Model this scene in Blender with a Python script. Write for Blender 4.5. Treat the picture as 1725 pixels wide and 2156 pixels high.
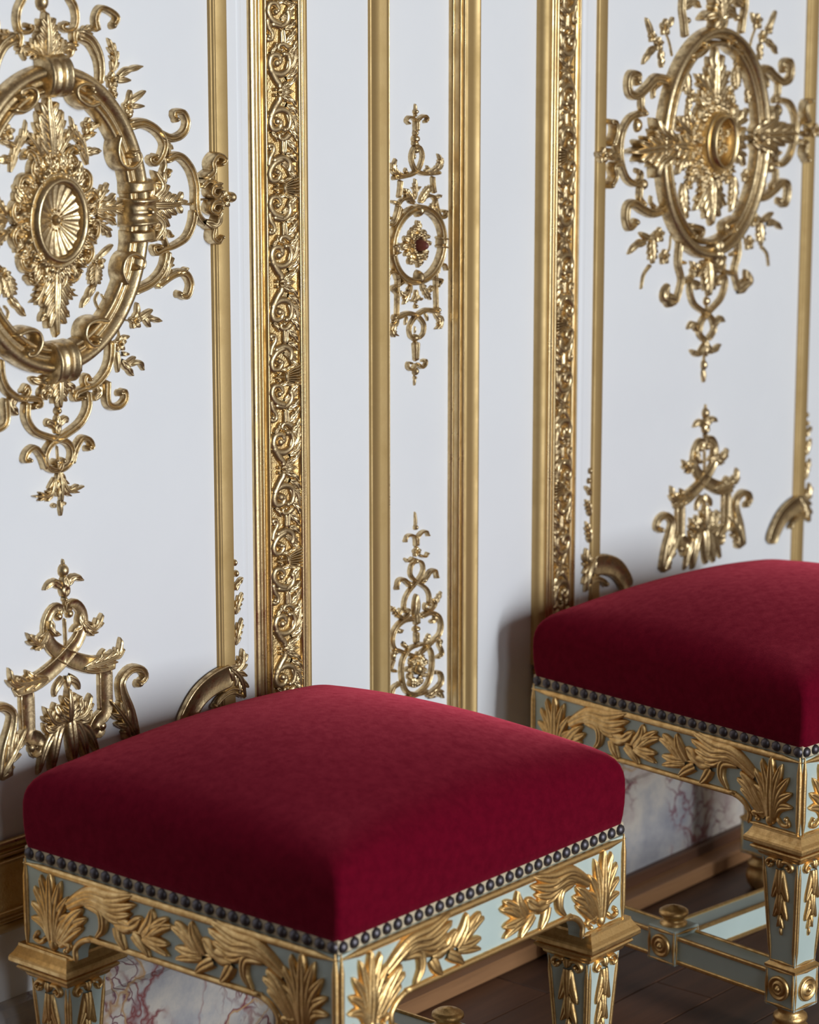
import bpy, math, random
import numpy as np
from mathutils import Vector, Matrix

for o in list(bpy.data.objects):
    bpy.data.objects.remove(o, do_unlink=True)
SC = bpy.context.scene
COL = SC.collection
random.seed(7)

# ------------------------------------------------------------------ camera
CAM_LOC = np.array([-2.321314, -2.318474, 1.454579])
YAW, PITCH, FPX = 0.875958, -0.214978, 5932.97
PW, PH = 1725.0, 2156.0
FWD = np.array([math.sin(YAW)*math.cos(PITCH), math.cos(YAW)*math.cos(PITCH), math.sin(PITCH)])
RGT = np.array([math.cos(YAW), -math.sin(YAW), 0.0])
UPV = np.cross(RGT, FWD)
cd = bpy.data.cameras.new('camera')
cam = bpy.data.objects.new('camera', cd)
COL.objects.link(cam)
cam.matrix_world = Matrix(((RGT[0], UPV[0], -FWD[0], CAM_LOC[0]),
                           (RGT[1], UPV[1], -FWD[1], CAM_LOC[1]),
                           (RGT[2], UPV[2], -FWD[2], CAM_LOC[2]), (0, 0, 0, 1)))
cd.sensor_fit = 'HORIZONTAL'
cd.sensor_width = 36.0
cd.lens = FPX/PW*36.0
cd.clip_start = 0.05
cd.dof.use_dof = True
cd.dof.focus_distance = 3.42
cd.dof.aperture_fstop = 6.5
SC.camera = cam

# ------------------------------------------------------------------ world, window light, exposure
wd = bpy.data.worlds.new('world')
SC.world = wd
wd.use_nodes = True
wd.node_tree.nodes['Background'].inputs[0].default_value = (1.0, 0.62, 0.36, 1)
wd.node_tree.nodes['Background'].inputs[1].default_value = 0.03

def area_light(name, loc, target, sx, sy, power, col):
    ld = bpy.data.lights.new(name, 'AREA')
    ld.shape = 'RECTANGLE'
    ld.size, ld.size_y, ld.energy, ld.color = sx, sy, power, col
    lo = bpy.data.objects.new(name, ld)
    COL.objects.link(lo)
    lo.location = loc
    lo.rotation_euler = (Vector(target)-Vector(loc)).to_track_quat('-Z', 'Y').to_euler()
    return lo
# two tall windows in the wall across the room, the brighter one straight opposite
area_light('window_daylight', (0.05, -6.4, 1.65), (0.55, 0, 1.0), 1.1, 2.5, 312, (0.87, 0.94, 1.0))
area_light('window_daylight', (-2.3, -6.4, 1.65), (0.3, 0, 1.0), 1.1, 2.5, 34, (0.87, 0.94, 1.0))

SC.view_settings.view_transform = 'Standard'
SC.view_settings.look = 'None'
SC.view_settings.gamma = 1.0
SC.view_settings.use_curve_mapping = False
SC.view_settings.exposure = 0.0

# ------------------------------------------------------------------ materials
def newmat(name):
    m = bpy.data.materials.new(name)
    m.use_nodes = True
    nt = m.node_tree
    return m, nt, nt.nodes['Principled BSDF']

def nd(nt, typ, **kw):
    n = nt.nodes.new(typ)
    for k, v in kw.items():
        setattr(n, k, v)
    return n

def noise_tex(nt, scale, detail=4.0, rough=0.6, vec=None):
    n = nd(nt, 'ShaderNodeTexNoise')
    n.inputs['Scale'].default_value = scale
    n.inputs['Detail'].default_value = detail
    n.inputs['Roughness'].default_value = rough
    if vec is not None:
        nt.links.new(vec, n.inputs['Vector'])
    return n

def ramp(nt, fac, stops):
    r = nd(nt, 'ShaderNodeValToRGB')
    e = r.color_ramp.elements
    while len(e) < len(stops):
        e.new(0.5)
    for el, (p, c) in zip(e, stops):
        el.position = p
        el.color = (c[0], c[1], c[2], 1) if not isinstance(c, float) else (c, c, c, 1)
    nt.links.new(fac, r.inputs[0])
    return r

def bump(nt, bs, height, strength, dist=0.002):
    b = nd(nt, 'ShaderNodeBump')
    b.inputs['Strength'].default_value = strength
    b.inputs['Distance'].default_value = dist
    nt.links.new(height, b.inputs['Height'])
    nt.links.new(b.outputs[0], bs.inputs['Normal'])

def geo_pos(nt):
    return nd(nt, 'ShaderNodeNewGeometry').outputs['Position']

def gold_mat(name, c1, c2, r1, r2, scale=60, bumpk=0.25, bscale=350):
    m, nt, b = newmat(name)
    p = geo_pos(nt)
    n = noise_tex(nt, scale, 5, 0.65, p)
    r = ramp(nt, n.outputs[0], [(0.32, c2), (0.62, c1)])
    nt.links.new(r.outputs[0], b.inputs['Base Color'])
    b.inputs['Metallic'].default_value = 1.0
    rr = ramp(nt, n.outputs[0], [(0.35, r2), (0.65, r1)])
    nt.links.new(rr.outputs[0], b.inputs['Roughness'])
    n2 = noise_tex(nt, bscale, 3, 0.6, p)
    bump(nt, b, n2.outputs[0], bumpk, 0.001)
    return m

M = {}
M['gold'] = gold_mat('gilt_carving', (0.78, 0.605, 0.345), (0.30, 0.205, 0.11), 0.28, 0.52, 95)
M['gold_strip'] = gold_mat('gilt_strip', (0.63, 0.455, 0.215), (0.55, 0.388, 0.172), 0.57, 0.66, 14, 0.12, 500)
M['gold_bright'] = gold_mat('gilt_burnished', (0.80, 0.61, 0.33), (0.62, 0.44, 0.21), 0.26, 0.42, 30, 0.15)
M['gold_stool'] = gold_mat('gilt_stool', (0.82, 0.56, 0.25), (0.58, 0.35, 0.13), 0.34, 0.50, 90, 0.3)

def plain(name, c1, c2, rough, scale, bumpk=0.1, bscale=300, bdist=0.001, spec=0.5):
    m, nt, b = newmat(name)
    p = geo_pos(nt)
    n = noise_tex(nt, scale, 5, 0.6, p)
    r = ramp(nt, n.outputs[0], [(0.3, c2), (0.7, c1)])
    nt.links.new(r.outputs[0], b.inputs['Base Color'])
    b.inputs['Roughness'].default_value = rough
    b.inputs['Specular IOR Level'].default_value = spec
    if bumpk:
        n2 = noise_tex(nt, bscale, 3, 0.6, p)
        bump(nt, b, n2.outputs[0], bumpk, bdist)
    return m

M['white'] = plain('white_panel_paint', (0.84, 0.845, 0.86), (0.80, 0.805, 0.825), 0.45, 3.0, 0.06, 60)
M['ceiling'] = plain('bounce_ceiling', (0.22, 0.15, 0.10), (0.14, 0.09, 0.06), 0.7, 2.0, 0)  # guessed tone for the unseen ceiling, kept dark to limit its bounce
M['sidewall'] = plain('bounce_side_wall', (0.46, 0.39, 0.30), (0.38, 0.31, 0.23), 0.7, 3.0, 0)  # guessed tone for the added side wall that returns window light
M['green'] = plain('celadon_paint', (0.49, 0.575, 0.54), (0.43, 0.51, 0.475), 0.42, 12, 0.08)
M['cream'] = plain('cream_gimp', (0.62, 0.52, 0.36), (0.48, 0.38, 0.25), 0.85, 250, 0.5, 700)
M['bole'] = plain('red_bole', (0.20, 0.05, 0.03), (0.12, 0.03, 0.02), 0.5, 80, 0.2)
m, nt, b = newmat('dark_nail')
b.inputs['Base Color'].default_value = (0.10, 0.09, 0.10, 1)
b.inputs['Metallic'].default_value = 0.9
b.inputs['Roughness'].default_value = 0.45
M['nail'] = m

def velvet():
    m, nt, b = newmat('crimson_velvet')
    p = geo_pos(nt)
    n = noise_tex(nt, 85, 8, 0.75, p)
    r = ramp(nt, n.outputs[0], [(0.36, (0.100, 0.0010, 0.0095)), (0.64, (0.138, 0.0014, 0.0125))])
    nt.links.new(r.outputs[0], b.inputs['Base Color'])
    b.inputs['Roughness'].default_value = 0.95
    b.inputs['Specular IOR Level'].default_value = 0.05
    b.inputs['Sheen Weight'].default_value = 0.85
    b.inputs['Sheen Roughness'].default_value = 0.38
    sr = ramp(nt, n.outputs[0], [(0.36, (0.66, 0.06, 0.10)), (0.64, (0.95, 0.13, 0.18))])
    nt.links.new(sr.outputs[0], b.inputs['Sheen Tint'])
    n2 = noise_tex(nt, 900, 2, 0.5, p)
    bump(nt, b, n2.outputs[0], 0.35, 0.001)
    return m
M['velvet'] = velvet()

def marble():
    m, nt, b = newmat('veined_marble')
    p = geo_pos(nt)
    nb = noise_tex(nt, 7, 6, 0.62, p)
    base = ramp(nt, nb.outputs[0], [(0.30, (0.20, 0.20, 0.23)), (0.44, (0.36, 0.34, 0.34)), (0.55, (0.52, 0.46, 0.40)), (0.70, (0.36, 0.27, 0.26))])
    wv = noise_tex(nt, 5, 5, 0.6, p)
    add = nd(nt, 'ShaderNodeMixRGB', blend_type='ADD')
    add.inputs[0].default_value = 0.20
    nt.links.new(p, add.inputs[1])
    nt.links.new(wv.outputs[1], add.inputs[2])
    col = base.outputs[0]
    for sc_, wid, lo, hi, cc in ((11.0, 0.06, 0.43, 0.52, (0.20, 0.055, 0.055, 1)), (30.0, 0.09, 0.50, 0.58, (0.15, 0.05, 0.07, 1)), (5.0, 0.022, 0.40, 0.52, (0.42, 0.25, 0.12, 1))):
        vo = nd(nt, 'ShaderNodeTexVoronoi', feature='DISTANCE_TO_EDGE')
        vo.inputs['Scale'].default_value = sc_
        nt.links.new(add.outputs[0], vo.inputs['Vector'])
        vm = ramp(nt, vo.outputs[0], [(0.0, 1.0), (wid, 0.0)])
        msk = noise_tex(nt, 4.0+sc_*0.12, 2, 0.5, p)
        mk = ramp(nt, msk.outputs[0], [(lo, 0.0), (hi, 1.0)])
        mul = nd(nt, 'ShaderNodeMath', operation='MULTIPLY')
        nt.links.new(vm.outputs[0], mul.inputs[0])
        nt.links.new(mk.outputs[0], mul.inputs[1])
        mx = nd(nt, 'ShaderNodeMixRGB')
        nt.links.new(mul.outputs[0], mx.inputs[0])
        nt.links.new(col, mx.inputs[1])
        mx.inputs[2].default_value = cc
        col = mx.outputs[0]
    nt.links.new(col, b.inputs['Base Color'])
    b.inputs['Roughness'].default_value = 0.35
    return m
M['marble'] = marble()

def wood(name, c1, c2, rough):
    m, nt, b = newmat(name)
    tc = nd(nt, 'ShaderNodeTexCoord').outputs['Object']
    mp = nd(nt, 'ShaderNodeMapping')
    mp.inputs['Scale'].default_value = (3.0, 45.0, 45.0)
    nt.links.new(tc, mp.inputs[0])
    n = noise_tex(nt, 1.0, 6, 0.65, mp.outputs[0])
    oi = nd(nt, 'ShaderNodeObjectInfo')
    add = nd(nt, 'ShaderNodeMath', operation='MULTIPLY_ADD')
    nt.links.new(oi.outputs['Random'], add.inputs[0])
    add.inputs[1].default_value = 0.35
    nt.links.new(n.outputs[0], add.inputs[2])
    r = ramp(nt, add.outputs[0], [(0.35, c2), (0.85, c1)])
    nt.links.new(r.outputs[0], b.inputs['Base Color'])
    b.inputs['Roughness'].default_value = rough
    bump(nt, b, n.outputs[0], 0.15, 0.001)
    return m
M['floor'] = wood('dark_parquet', (0.125, 0.052, 0.026), (0.045, 0.020, 0.012), 0.48)
M['oak'] = wood('brown_baseboard', (0.34, 0.17, 0.075), (0.19, 0.09, 0.04), 0.45)

# ------------------------------------------------------------------ object helpers
def tag(o, label=None, cat=None, group=None, kind=None):
    if label: o['label'] = label
    if cat: o['category'] = cat
    if group: o['group'] = group
    if kind: o['kind'] = kind
    return o

def empty(name, loc=(0, 0, 0), rz=0.0):
    o = bpy.data.objects.new(name, None)
    o.empty_display_size = 0.05
    COL.objects.link(o)
    o.location = loc
    o.rotation_euler = (0, 0, rz)
    return o

def mesh_obj(name, v, f, mat, parent=None, smooth=True, origin=(0, 0, 0)):
    """v are given in the frame of the parent's own space + origin (parent's origin offset)"""
    me = bpy.data.meshes.new(name)
    v = np.asarray(v, dtype=float) - np.asarray(origin, dtype=float)
    me.from_pydata(v.tolist(), [], [tuple(int(i) for i in q) for q in f])
    if smooth:
        me.polygons.foreach_set('use_smooth', [True]*len(me.polygons))
    me.materials.append(mat)
    me.update()
    o = bpy.data.objects.new(name, me)
    COL.objects.link(o)
    if parent is not None:
        o.parent = parent
    return o

def copy_tree(o, parent=None):
    c = o.copy()
    COL.objects.link(c)
    c.parent = parent
    for ch in list(o.children):
        copy_tree(ch, c)
    return c

def box(x0, x1, y0, y1, z0, z1, bev=0.0):
    if bev <= 0:
        v = [(x0, y0, z0), (x1, y0, z0), (x1, y1, z0), (x0, y1, z0), (x0, y0, z1), (x1, y0, z1), (x1, y1, z1), (x0, y1, z1)]
        f = [(0, 3, 2, 1), (4, 5, 6, 7), (0, 1, 5, 4), (1, 2, 6, 5), (2, 3, 7, 6), (3, 0, 4, 7)]
        return v, f
    b = bev
    v = []
    for (z, i) in ((z0, b), (z0+b, 0), (z1-b, 0), (z1, b)):
        v += [(x0+i+b*0, y0+i, z), (x1-i, y0+i, z), (x1-i, y1-i, z), (x0+i, y1-i, z)]
    f = [(0, 3, 2, 1), (12, 13, 14, 15)]
    for k in range(3):
        for j in range(4):
            a = k*4
            f.append((a+j, a+(j+1) % 4, a+4+(j+1) % 4, a+4+j))
    return v, f

def join(*parts):
    V, Fc = [], []
    for v, f in parts:
        n = len(V)
        V += [tuple(p) for p in v]
        Fc += [tuple(i+n for i in q) for q in f]
    return V, Fc

def extrude_z(prof, z0, z1, closed=False):
    """prof: (x, y) polyline swept straight up"""
    n = len(prof)
    v = [(x, y, z0) for x, y in prof]+[(x, y, z1) for x, y in prof]
    f = [(i, i+1, n+i+1, n+i) for i in range(n-1)]
    if closed:
        f.append((n-1, 0, n, 2*n-1))
    return v, f

def extrude_x(prof, x0, x1):
    """prof: (y, z) polyline swept along x, ends closed to the first point"""
    n = len(prof)
    v = [(x0, y, z) for y, z in prof]+[(x1, y, z) for y, z in prof]
    f = [(i, i+1, n+i+1, n+i) for i in range(n-1)]
    return v, f

# ------------------------------------------------------------------ relief kit: shapes in (a, b, height) on a surface
def catmull(P, step):
    P = np.asarray(P, float)
    if len(P) == 2:
        n = max(3, int(np.linalg.norm(P[1]-P[0])/step)+1)
        t = np.linspace(0, 1, n)[:, None]
        return P[0]*(1-t)+P[1]*t
    Q = np.vstack([2*P[0]-P[1], P, 2*P[-1]-P[-2]])
    out = []
    for i in range(1, len(Q)-2):
        p0, p1, p2, p3 = Q[i-1], Q[i], Q[i+1], Q[i+2]
        n = max(3, int(np.linalg.norm(p2-p1)/step)+1)
        for t in np.linspace(0, 1, n, endpoint=False):
            out.append(0.5*((2*p1)+(-p0+p2)*t+(2*p0-5*p1+4*p2-p3)*t*t+(-p0+3*p1-3*p2+p3)*t**3))
    out.append(Q[-2])
    return np.array(out)

PROF = {
    'r': ([-1, -0.94, -0.72, -0.38, 0, 0.38, 0.72, 0.94, 1], [0, .42, .74, .93, 1, .93, .74, .42, 0]),
    'g': ([-1, -0.96, -0.78, -0.55, -0.3, -0.12, 0.12, 0.3, 0.55, 0.78, 0.96, 1], [0, .55, .92, 1, .86, .58, .58, .86, 1, .92, .55, 0]),
    'f': ([-1, -0.98, -0.88, -0.76, -0.68, 0.68, 0.76, 0.88, 0.98, 1], [0, .7, 1, .95, .72, .72, .95, 1, .7, 0]),
    'k': ([-1, -0.96, -0.82, -0.6, -0.42, -0.34, 0.05, 0.5, 0.86, 0.97, 1], [0, .45, .66, .70, .56, .62, .96, 1, .72, .4, 0]),
}

PROF['o'] = ([-x for x in PROF['k'][0][::-1]], PROF['k'][1][::-1])      # ring: round tube outside, low rib inside

def stroke(pts, w0, w1, h, prof='g', closed=False, ball=False, wm=None, step=0.0035, h0=None):
    c = catmull(pts, step)
    n = len(c)
    d = np.gradient(c, axis=0)
    if closed:
        c = c[:-1]
        n = len(c)
        d = np.roll(c, -1, 0)-np.roll(c, 1, 0)
    L = np.linalg.norm(d, axis=1)
    L[L < 1e-9] = 1e-9
    nrm = np.stack([-d[:, 1]/L, d[:, 0]/L], 1)
    seg = np.r_[0, np.cumsum(np.linalg.norm(np.diff(c, axis=0), axis=1))]
    t = seg/seg[-1]
    w = w0+(w1-w0)*t if wm is None else np.interp(t, [0, .5, 1], [w0, wm, w1])
    hh = np.full(n, h, float)
    if not closed:
        e = np.minimum(seg, seg[-1]-seg)
        s = np.clip(e/(0.32*np.maximum(w, 1e-5)), 0, 1)
        s = np.sqrt(np.clip(1-(1-s)**2, 0.01, 1))
        hh = hh*(0.35+0.65*s)*(0.78+0.22*w/max(w0, w1))
        w = w*np.maximum(s, 0.12)
    us, ps = PROF[prof]
    us = np.array(us); ps = np.array(ps)
    k = len(us)
    V = np.zeros((n, k, 3))
    V[:, :, :2] = c[:, None, :]+nrm[:, None, :]*(us[None, :, None]*w[:, None, None]/2)
    V[:, :, 2] = ps[None, :]*hh[:, None]
    V = V.reshape(-1, 3)
    f = []
    for i in range(n-1 if not closed else n):
        j = (i+1) % n
        for q in range(k-1):
            f.append((i*k+q, i*k+q+1, j*k+q+1, j*k+q))
    out = (V.tolist(), f)
    if ball:
        r = w1*(0.62 if ball is True else ball)
        out = join(out, dome(c[-1], r, r, h*1.18))
    return out

def dome(c, ra, rb, h, n=12, rings=4, flat=1.0):
    v, f = [], []
    for i in range(rings):
        a = i/rings*math.pi/2
        for j in range(n):
            t = 2*math.pi*j/n
            v.append((c[0]+ra*math.cos(a)*math.cos(t), c[1]+rb*math.cos(a)*math.sin(t), h*math.sin(a)**flat))
    v.append((c[0], c[1], h))
    for i in range(rings-1):
        for j in range(n):
            f.append((i*n+j, i*n+(j+1) % n, (i+1)*n+(j+1) % n, (i+1)*n+j))
    for j in range(n):
        f.append(((rings-1)*n+j, (rings-1)*n+(j+1) % n, len(v)-1))
    return v, f

def leaf(pts, width, h, lobes=3, tip=0.6, blunt=0.25, h0=0.0):
    """a carved leaf: one smooth blade, or (3 lobes and more) a feathered acanthus of smooth leaflets on a spine"""
    if lobes < 3:
        return blade(pts, width, h, lobes, tip, blunt, h0)
    lobes = min(lobes, 5)
    P = np.asarray(pts, float)
    tot = np.sum(np.linalg.norm(np.diff(P, axis=0), axis=1))
    c = catmull(P, tot/40)
    d = np.gradient(c, axis=0)
    nr = np.stack([-d[:, 1], d[:, 0]], 1)/np.maximum(np.linalg.norm(d, axis=1), 1e-9)[:, None]
    at = lambda t: np.array([np.interp(t, np.linspace(0, 1, len(c)), c[:, k]) for k in (0, 1)])
    an = lambda t: np.array([np.interp(t, np.linspace(0, 1, len(c)), nr[:, k]) for k in (0, 1)])
    parts = []
    for i in range(lobes):
        t0 = 0.62*i/(lobes-0.5)
        sp = 0.5*width*(0.62+0.55*math.sin(math.pi*min(1, 0.25+0.75*(i+0.3)/lobes)))
        for sd in (-1, 1):
            p = [at(t0), at(t0+0.15)+sd*an(t0+0.15)*sp*0.5, at(min(1, t0+0.30))+sd*an(min(1, t0+0.30))*sp]
            parts.append(blade(p, width*0.46, h*(0.78+0.06*i), 1, 0.9, 0.3))
    parts.append(blade(P, width*0.46, h*1.08, 1, 0.7, 0.15))
    return join(*parts)

def blade(pts, width, h, lobes=1, tip=0.6, blunt=0.25, h0=0.0):
    P = np.asarray(pts, float)
    tot = np.sum(np.linalg.norm(np.diff(P, axis=0), axis=1))
    c = catmull(P, tot/(8+8*lobes))
    n = len(c)
    d = np.gradient(c, axis=0)
    L = np.linalg.norm(d, axis=1); L[L < 1e-9] = 1e-9
    nrm = np.stack([-d[:, 1]/L, d[:, 0]/L], 1)
    tan = d/L[:, None]
    seg = np.r_[0, np.cumsum(np.linalg.norm(np.diff(c, axis=0), axis=1))]
    t = seg/seg[-1]
    env = np.sin(np.pi*np.clip(blunt+(1-blunt)*t, 0, 1)**0.9)**0.55
    env[-1] = 0.02
    ph = t*lobes % 1.0
    tooth = np.sin(np.pi*ph)**0.7
    w = width/2*env*((0.70+0.30*tooth) if lobes > 1 else 1.0)
    us = np.array([-1, -0.86, -0.5, -0.14, 0, 0.14, 0.5, 0.86, 1.0])
    k = len(us)
    V = np.zeros((n, k, 3))
    lean = np.abs(us)[None, :, None]*(width*0.16*(0.4+0.6*tooth))[:, None, None]*tan[:, None, :]
    V[:, :, :2] = c[:, None, :]+nrm[:, None, :]*(us[None, :, None]*w[:, None, None])+(lean if lobes > 1 else 0)
    cross = np.sqrt(np.clip(1-us**2, 0, 1))*(1-0.38*np.exp(-(us/0.16)**2))
    alng = 0.45+0.55*np.sin(np.pi*np.clip(t*0.8+0.15, 0, 1))+tip*t**3*0.5
    rip = 0.11*np.cos(2*np.pi*(t*lobes)[:, None]-3.2*np.abs(us)[None, :]) if lobes > 1 else 0
    H = h*alng[:, None]*cross[None, :]*(1+rip)
    V[:, :, 2] = H+h0*(np.abs(us) < 0.95)[None, :]
    V[:, (0, -1), 2] = 0
    V[-1, :, 2] *= 0.5
    f = []
    for i in range(n-1):
        for q in range(k-1):
            f.append((i*k+q, i*k+q+1, (i+1)*k+q+1, (i+1)*k+q))
    return V.reshape(-1, 3).tolist(), f

def flower(c, r, h, petals=5, rot=0.3):
    parts = []
    for i in range(petals):
        a = rot+2*math.pi*i/petals
        p0 = (c[0]+0.15*r*math.cos(a), c[1]+0.15*r*math.sin(a))
        p1 = (c[0]+r*math.cos(a), c[1]+r*math.sin(a))
        parts.append(leaf([p0, p1], r*0.95, h*0.8, 1, 0.9, 0.3))
    parts.append(dome(c, r*0.32, r*0.32, h*1.25, 8, 3))
    return join(*parts)

def fan(c, ang, length, spread, n, w, h, lobes=2, tipscale=0.75):
    parts = []
    for i in range(n):
        k = (i/(n-1)*2-1) if n > 1 else 0
        a = ang+k*spread
        l = length*(1-(1-tipscale)*abs(k))
        e = (c[0]+l*math.cos(a), c[1]+l*math.sin(a))
        mid = (c[0]+0.5*l*math.cos(a-0.12*k), c[1]+0.5*l*math.sin(a-0.12*k))
        parts.append(leaf([c, mid, e], w, h*(1-0.25*abs(k)), lobes))
    return join(*parts)

# ------------------------------------------------------------------ picking points on real planes of the place
def ray(px, py):
    return FWD*FPX+RGT*(px-PW/2)-UPV*(py-PH/2)

def on_wall(px, py, y=0.0):
    r = ray(px, py)
    t = (y-CAM_LOC[1])/r[1]
    q = CAM_LOC+r*t
    return (q[0], q[2])

class Ornament:
    """A carved ornament fixed flat on a wall field at depth y0 (negative is towards the room).
    Pieces are given in the axis-symmetric design, 'm' pieces come in mirrored pairs."""
    def __init__(self, name, label, cat, ox, oy, scale, y0, axis, unit, group=None, mat='gold', rise=0.006):
        self.ox, self.oy, self.sc, self.y0, self.axis, self.u = ox, oy, scale, y0, axis, unit
        self.mat, self.rise = mat, rise
        self.root = tag(empty(name, (axis, y0, 0.9)), label, cat, group)
        self.org = np.array([0, 0, 0.9])
    def pt(self, x, y):
        a, b = on_wall(self.ox+x/self.sc, self.oy+y/self.sc, self.y0-self.rise)
        return (a-self.axis, b)
    def pts(self, P, dy=0):
        return [self.pt(x, y+dy) for x, y in P]
    def add(self, name, vf, mirror, mat=None, lift=0.0):
        v, f = vf
        v = np.asarray(v, float)
        for s in ((1, -1) if mirror else (1,)):
            w = np.stack([s*v[:, 0], -v[:, 2]-lift*(v[:, 2] > 1e-6), v[:, 1]-0.9], 1)
            mesh_obj(name, w, f, M[mat or self.mat], self.root)
    def S(self, P, w0, w1, h=9.0, m=1, prof='g', ball=False, dy=0, name='scroll', wm=None, lift=0.0, mat=None):
        u = self.u
        self.add(name, stroke(self.pts(P, dy), w0*u, w1*u, h*0.001, prof, False, ball, None if wm is None else wm*u, step=max(0.0018, w0*u*0.25)), m, mat, lift)
    def L(self, P, w, lobes=1, h=8.0, m=1, dy=0, name='leaf', lift=0.0):
        self.add(name, leaf(self.pts(P, dy), w*self.u, h*0.001, lobes), m, None, lift)
    def F(self, p, r, h=8.0, m=1, dy=0, petals=5, name='flower', lift=0.0):
        self.add(name, flower(self.pt(p[0], p[1]+dy), r*self.u, h*0.001, petals), m, None, lift)
    def B(self, p, r, h=None, m=1, dy=0, name='bead', mat=None, ry=None, lift=0.0):
        u = self.u
        self.add(name, dome(self.pt(p[0], p[1]+dy), r*u, (ry or r)*u, (h*0.001 if h else r*u*0.9)), m, mat, lift)

#==================================================================== SETTING
WZ = 3.9
FZ = 0.0                                 # floor level
CX = 0.491                                   # middle of the narrow pilaster panel
PANEL = 1.3133                               # distance between the two large panels
XL, XR = -0.165, -0.165+PANEL                # axes of the large panels

wall = tag(empty('wall_back'), 'white painted panelled wall with gilded mouldings', None, None, 'structure')
wall.name = 'wall_back'
# boarding: left field, stile, recessed narrow panel, stile, right field
def field(x0, x1, y, z0=0.19, z1=WZ, name='panel_field'):
    v, f = box(x0, x1, y, y+0.05, z0, z1)
    return mesh_obj(name, v, f, M['white'], wall, False)
field(-1.6, 0.101, 0.003)
field(0.101, 0.4134, 0.0, name='stile')
field(0.4134, 0.5686, 0.0134)
field(0.5686, 0.881, 0.0, name='stile')
field(0.881, 1.428, 0.003)
field(1.428, 3.4, 0.0, name='stile')
# thin white bead along each stile
for s in (-1, 1):
    prof = [(CX+s*0.3515, 0.0), (CX+s*0.3505, -0.0006), (CX+s*0.347, -0.0010), (CX+s*0.3435, -0.0006), (CX+s*0.3425, 0.0)]
    v, f = extrude_z(prof, 0.402, WZ)
    mesh_obj('white_bead', v, f, M['white'], wall)

wr = tag(empty('wall_right'), 'unseen side wall added to bounce light into the room', None, None, 'structure')  # out of view, added so the flat gilding reflects a lit surface
v, f = box(3.4, 3.46, -6.6, 0.05, FZ, 3.9)
mesh_obj('bounce_wall_field', v, f, M['sidewall'], wr, False)
ce = tag(empty('ceiling'), 'unseen dark ceiling added to bounce light into the room', None, None, 'structure')  # out of view, added for the warm light it bounces down
v, f = box(-2.6, 3.46, -6.6, 0.05, 3.9, 3.96)
mesh_obj('bounce_ceiling_field', v, f, M['ceiling'], ce, False)

floor = tag(empty('floor'), 'dark brown wooden parquet floor', None, None, 'structure')
v, f = box(-2.6, 3.4, -6.6, 0.06, FZ-0.04, FZ-0.006)
mesh_obj('subfloor', v, f, M['floor'], floor, False)
pv, pf = box(-0.30, 0.30, -0.045, 0.045, -0.02, 0.0, 0.0012)
plank = None
rows = 24
for r in range(rows):
    y = -0.02-r*0.0912
    xs = -1.0-(r*0.237 % 0.6)
    while xs < 2.6:
        if plank is None:
            plank = mesh_obj('plank', pv, pf, M['floor'], floor, False)
            o = plank
        else:
            o = plank.copy()
            COL.objects.link(o)
        o.location = (xs+0.3, y, FZ+random.uniform(-0.0006, 0.0))
        xs += 0.6012

# marble plinth, white dado, gilded dado rail
pl = tag(empty('baseboard_back'), 'veined grey and rose marble plinth with a brown wooden skirting', None, None, 'structure')
prof = [(0.02, FZ), (-0.028, FZ), (-0.028, 0.172), (-0.024, 0.178), (-0.018, 0.181), (-0.018, 0.196), (-0.012, 0.204), (0.0, 0.207), (0.02, 0.207)]
for i, (a, b_) in enumerate(((-1.6, -0.62), (-0.62, 0.36), (0.36, 1.34), (1.34, 3.4))):
    v, f = extrude_x(prof, a+0.0008, b_-0.0008)
    mesh_obj('marble_slab', v, f, M['marble'], pl, False)
v, f = box(-1.6, 3.4, -0.072, -0.027, FZ, FZ+0.024, 0.003)
mesh_obj('skirting_board', v, f, M['oak'], pl, False)
v, f = box(-1.6, 3.4, -0.040, -0.027, FZ, FZ+0.040, 0.002)
mesh_obj('dark_fillet', v, f, M['floor'], pl, False)

# ------------------------------------------------------------------ gilded vertical mouldings
ZB = 0.30
def trim(n, label):
    t = tag(empty('trim_%d' % n), label, None, None, 'structure')
    return t
def strip(parent, name, prof, mat, z0=ZB, z1=WZ):
    v, f = extrude_z(prof, z0, z1)
    return mesh_obj(name, v, f, M[mat], parent, True)

def arc_prof(x0, x1, y0, y1, bulge, n=6):
    """a rounded bead between two points, bulging into the room (-y)"""
    out = []
    for i in range(n+1):
        t = i/n
        out.append((x0+(x1-x0)*t, y0+(y1-y0)*t-bulge*math.sin(math.pi*t)))
    return out

def flip(prof, s, c):
    return [(c+s*(x-c), y) for x, y in prof]

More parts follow.
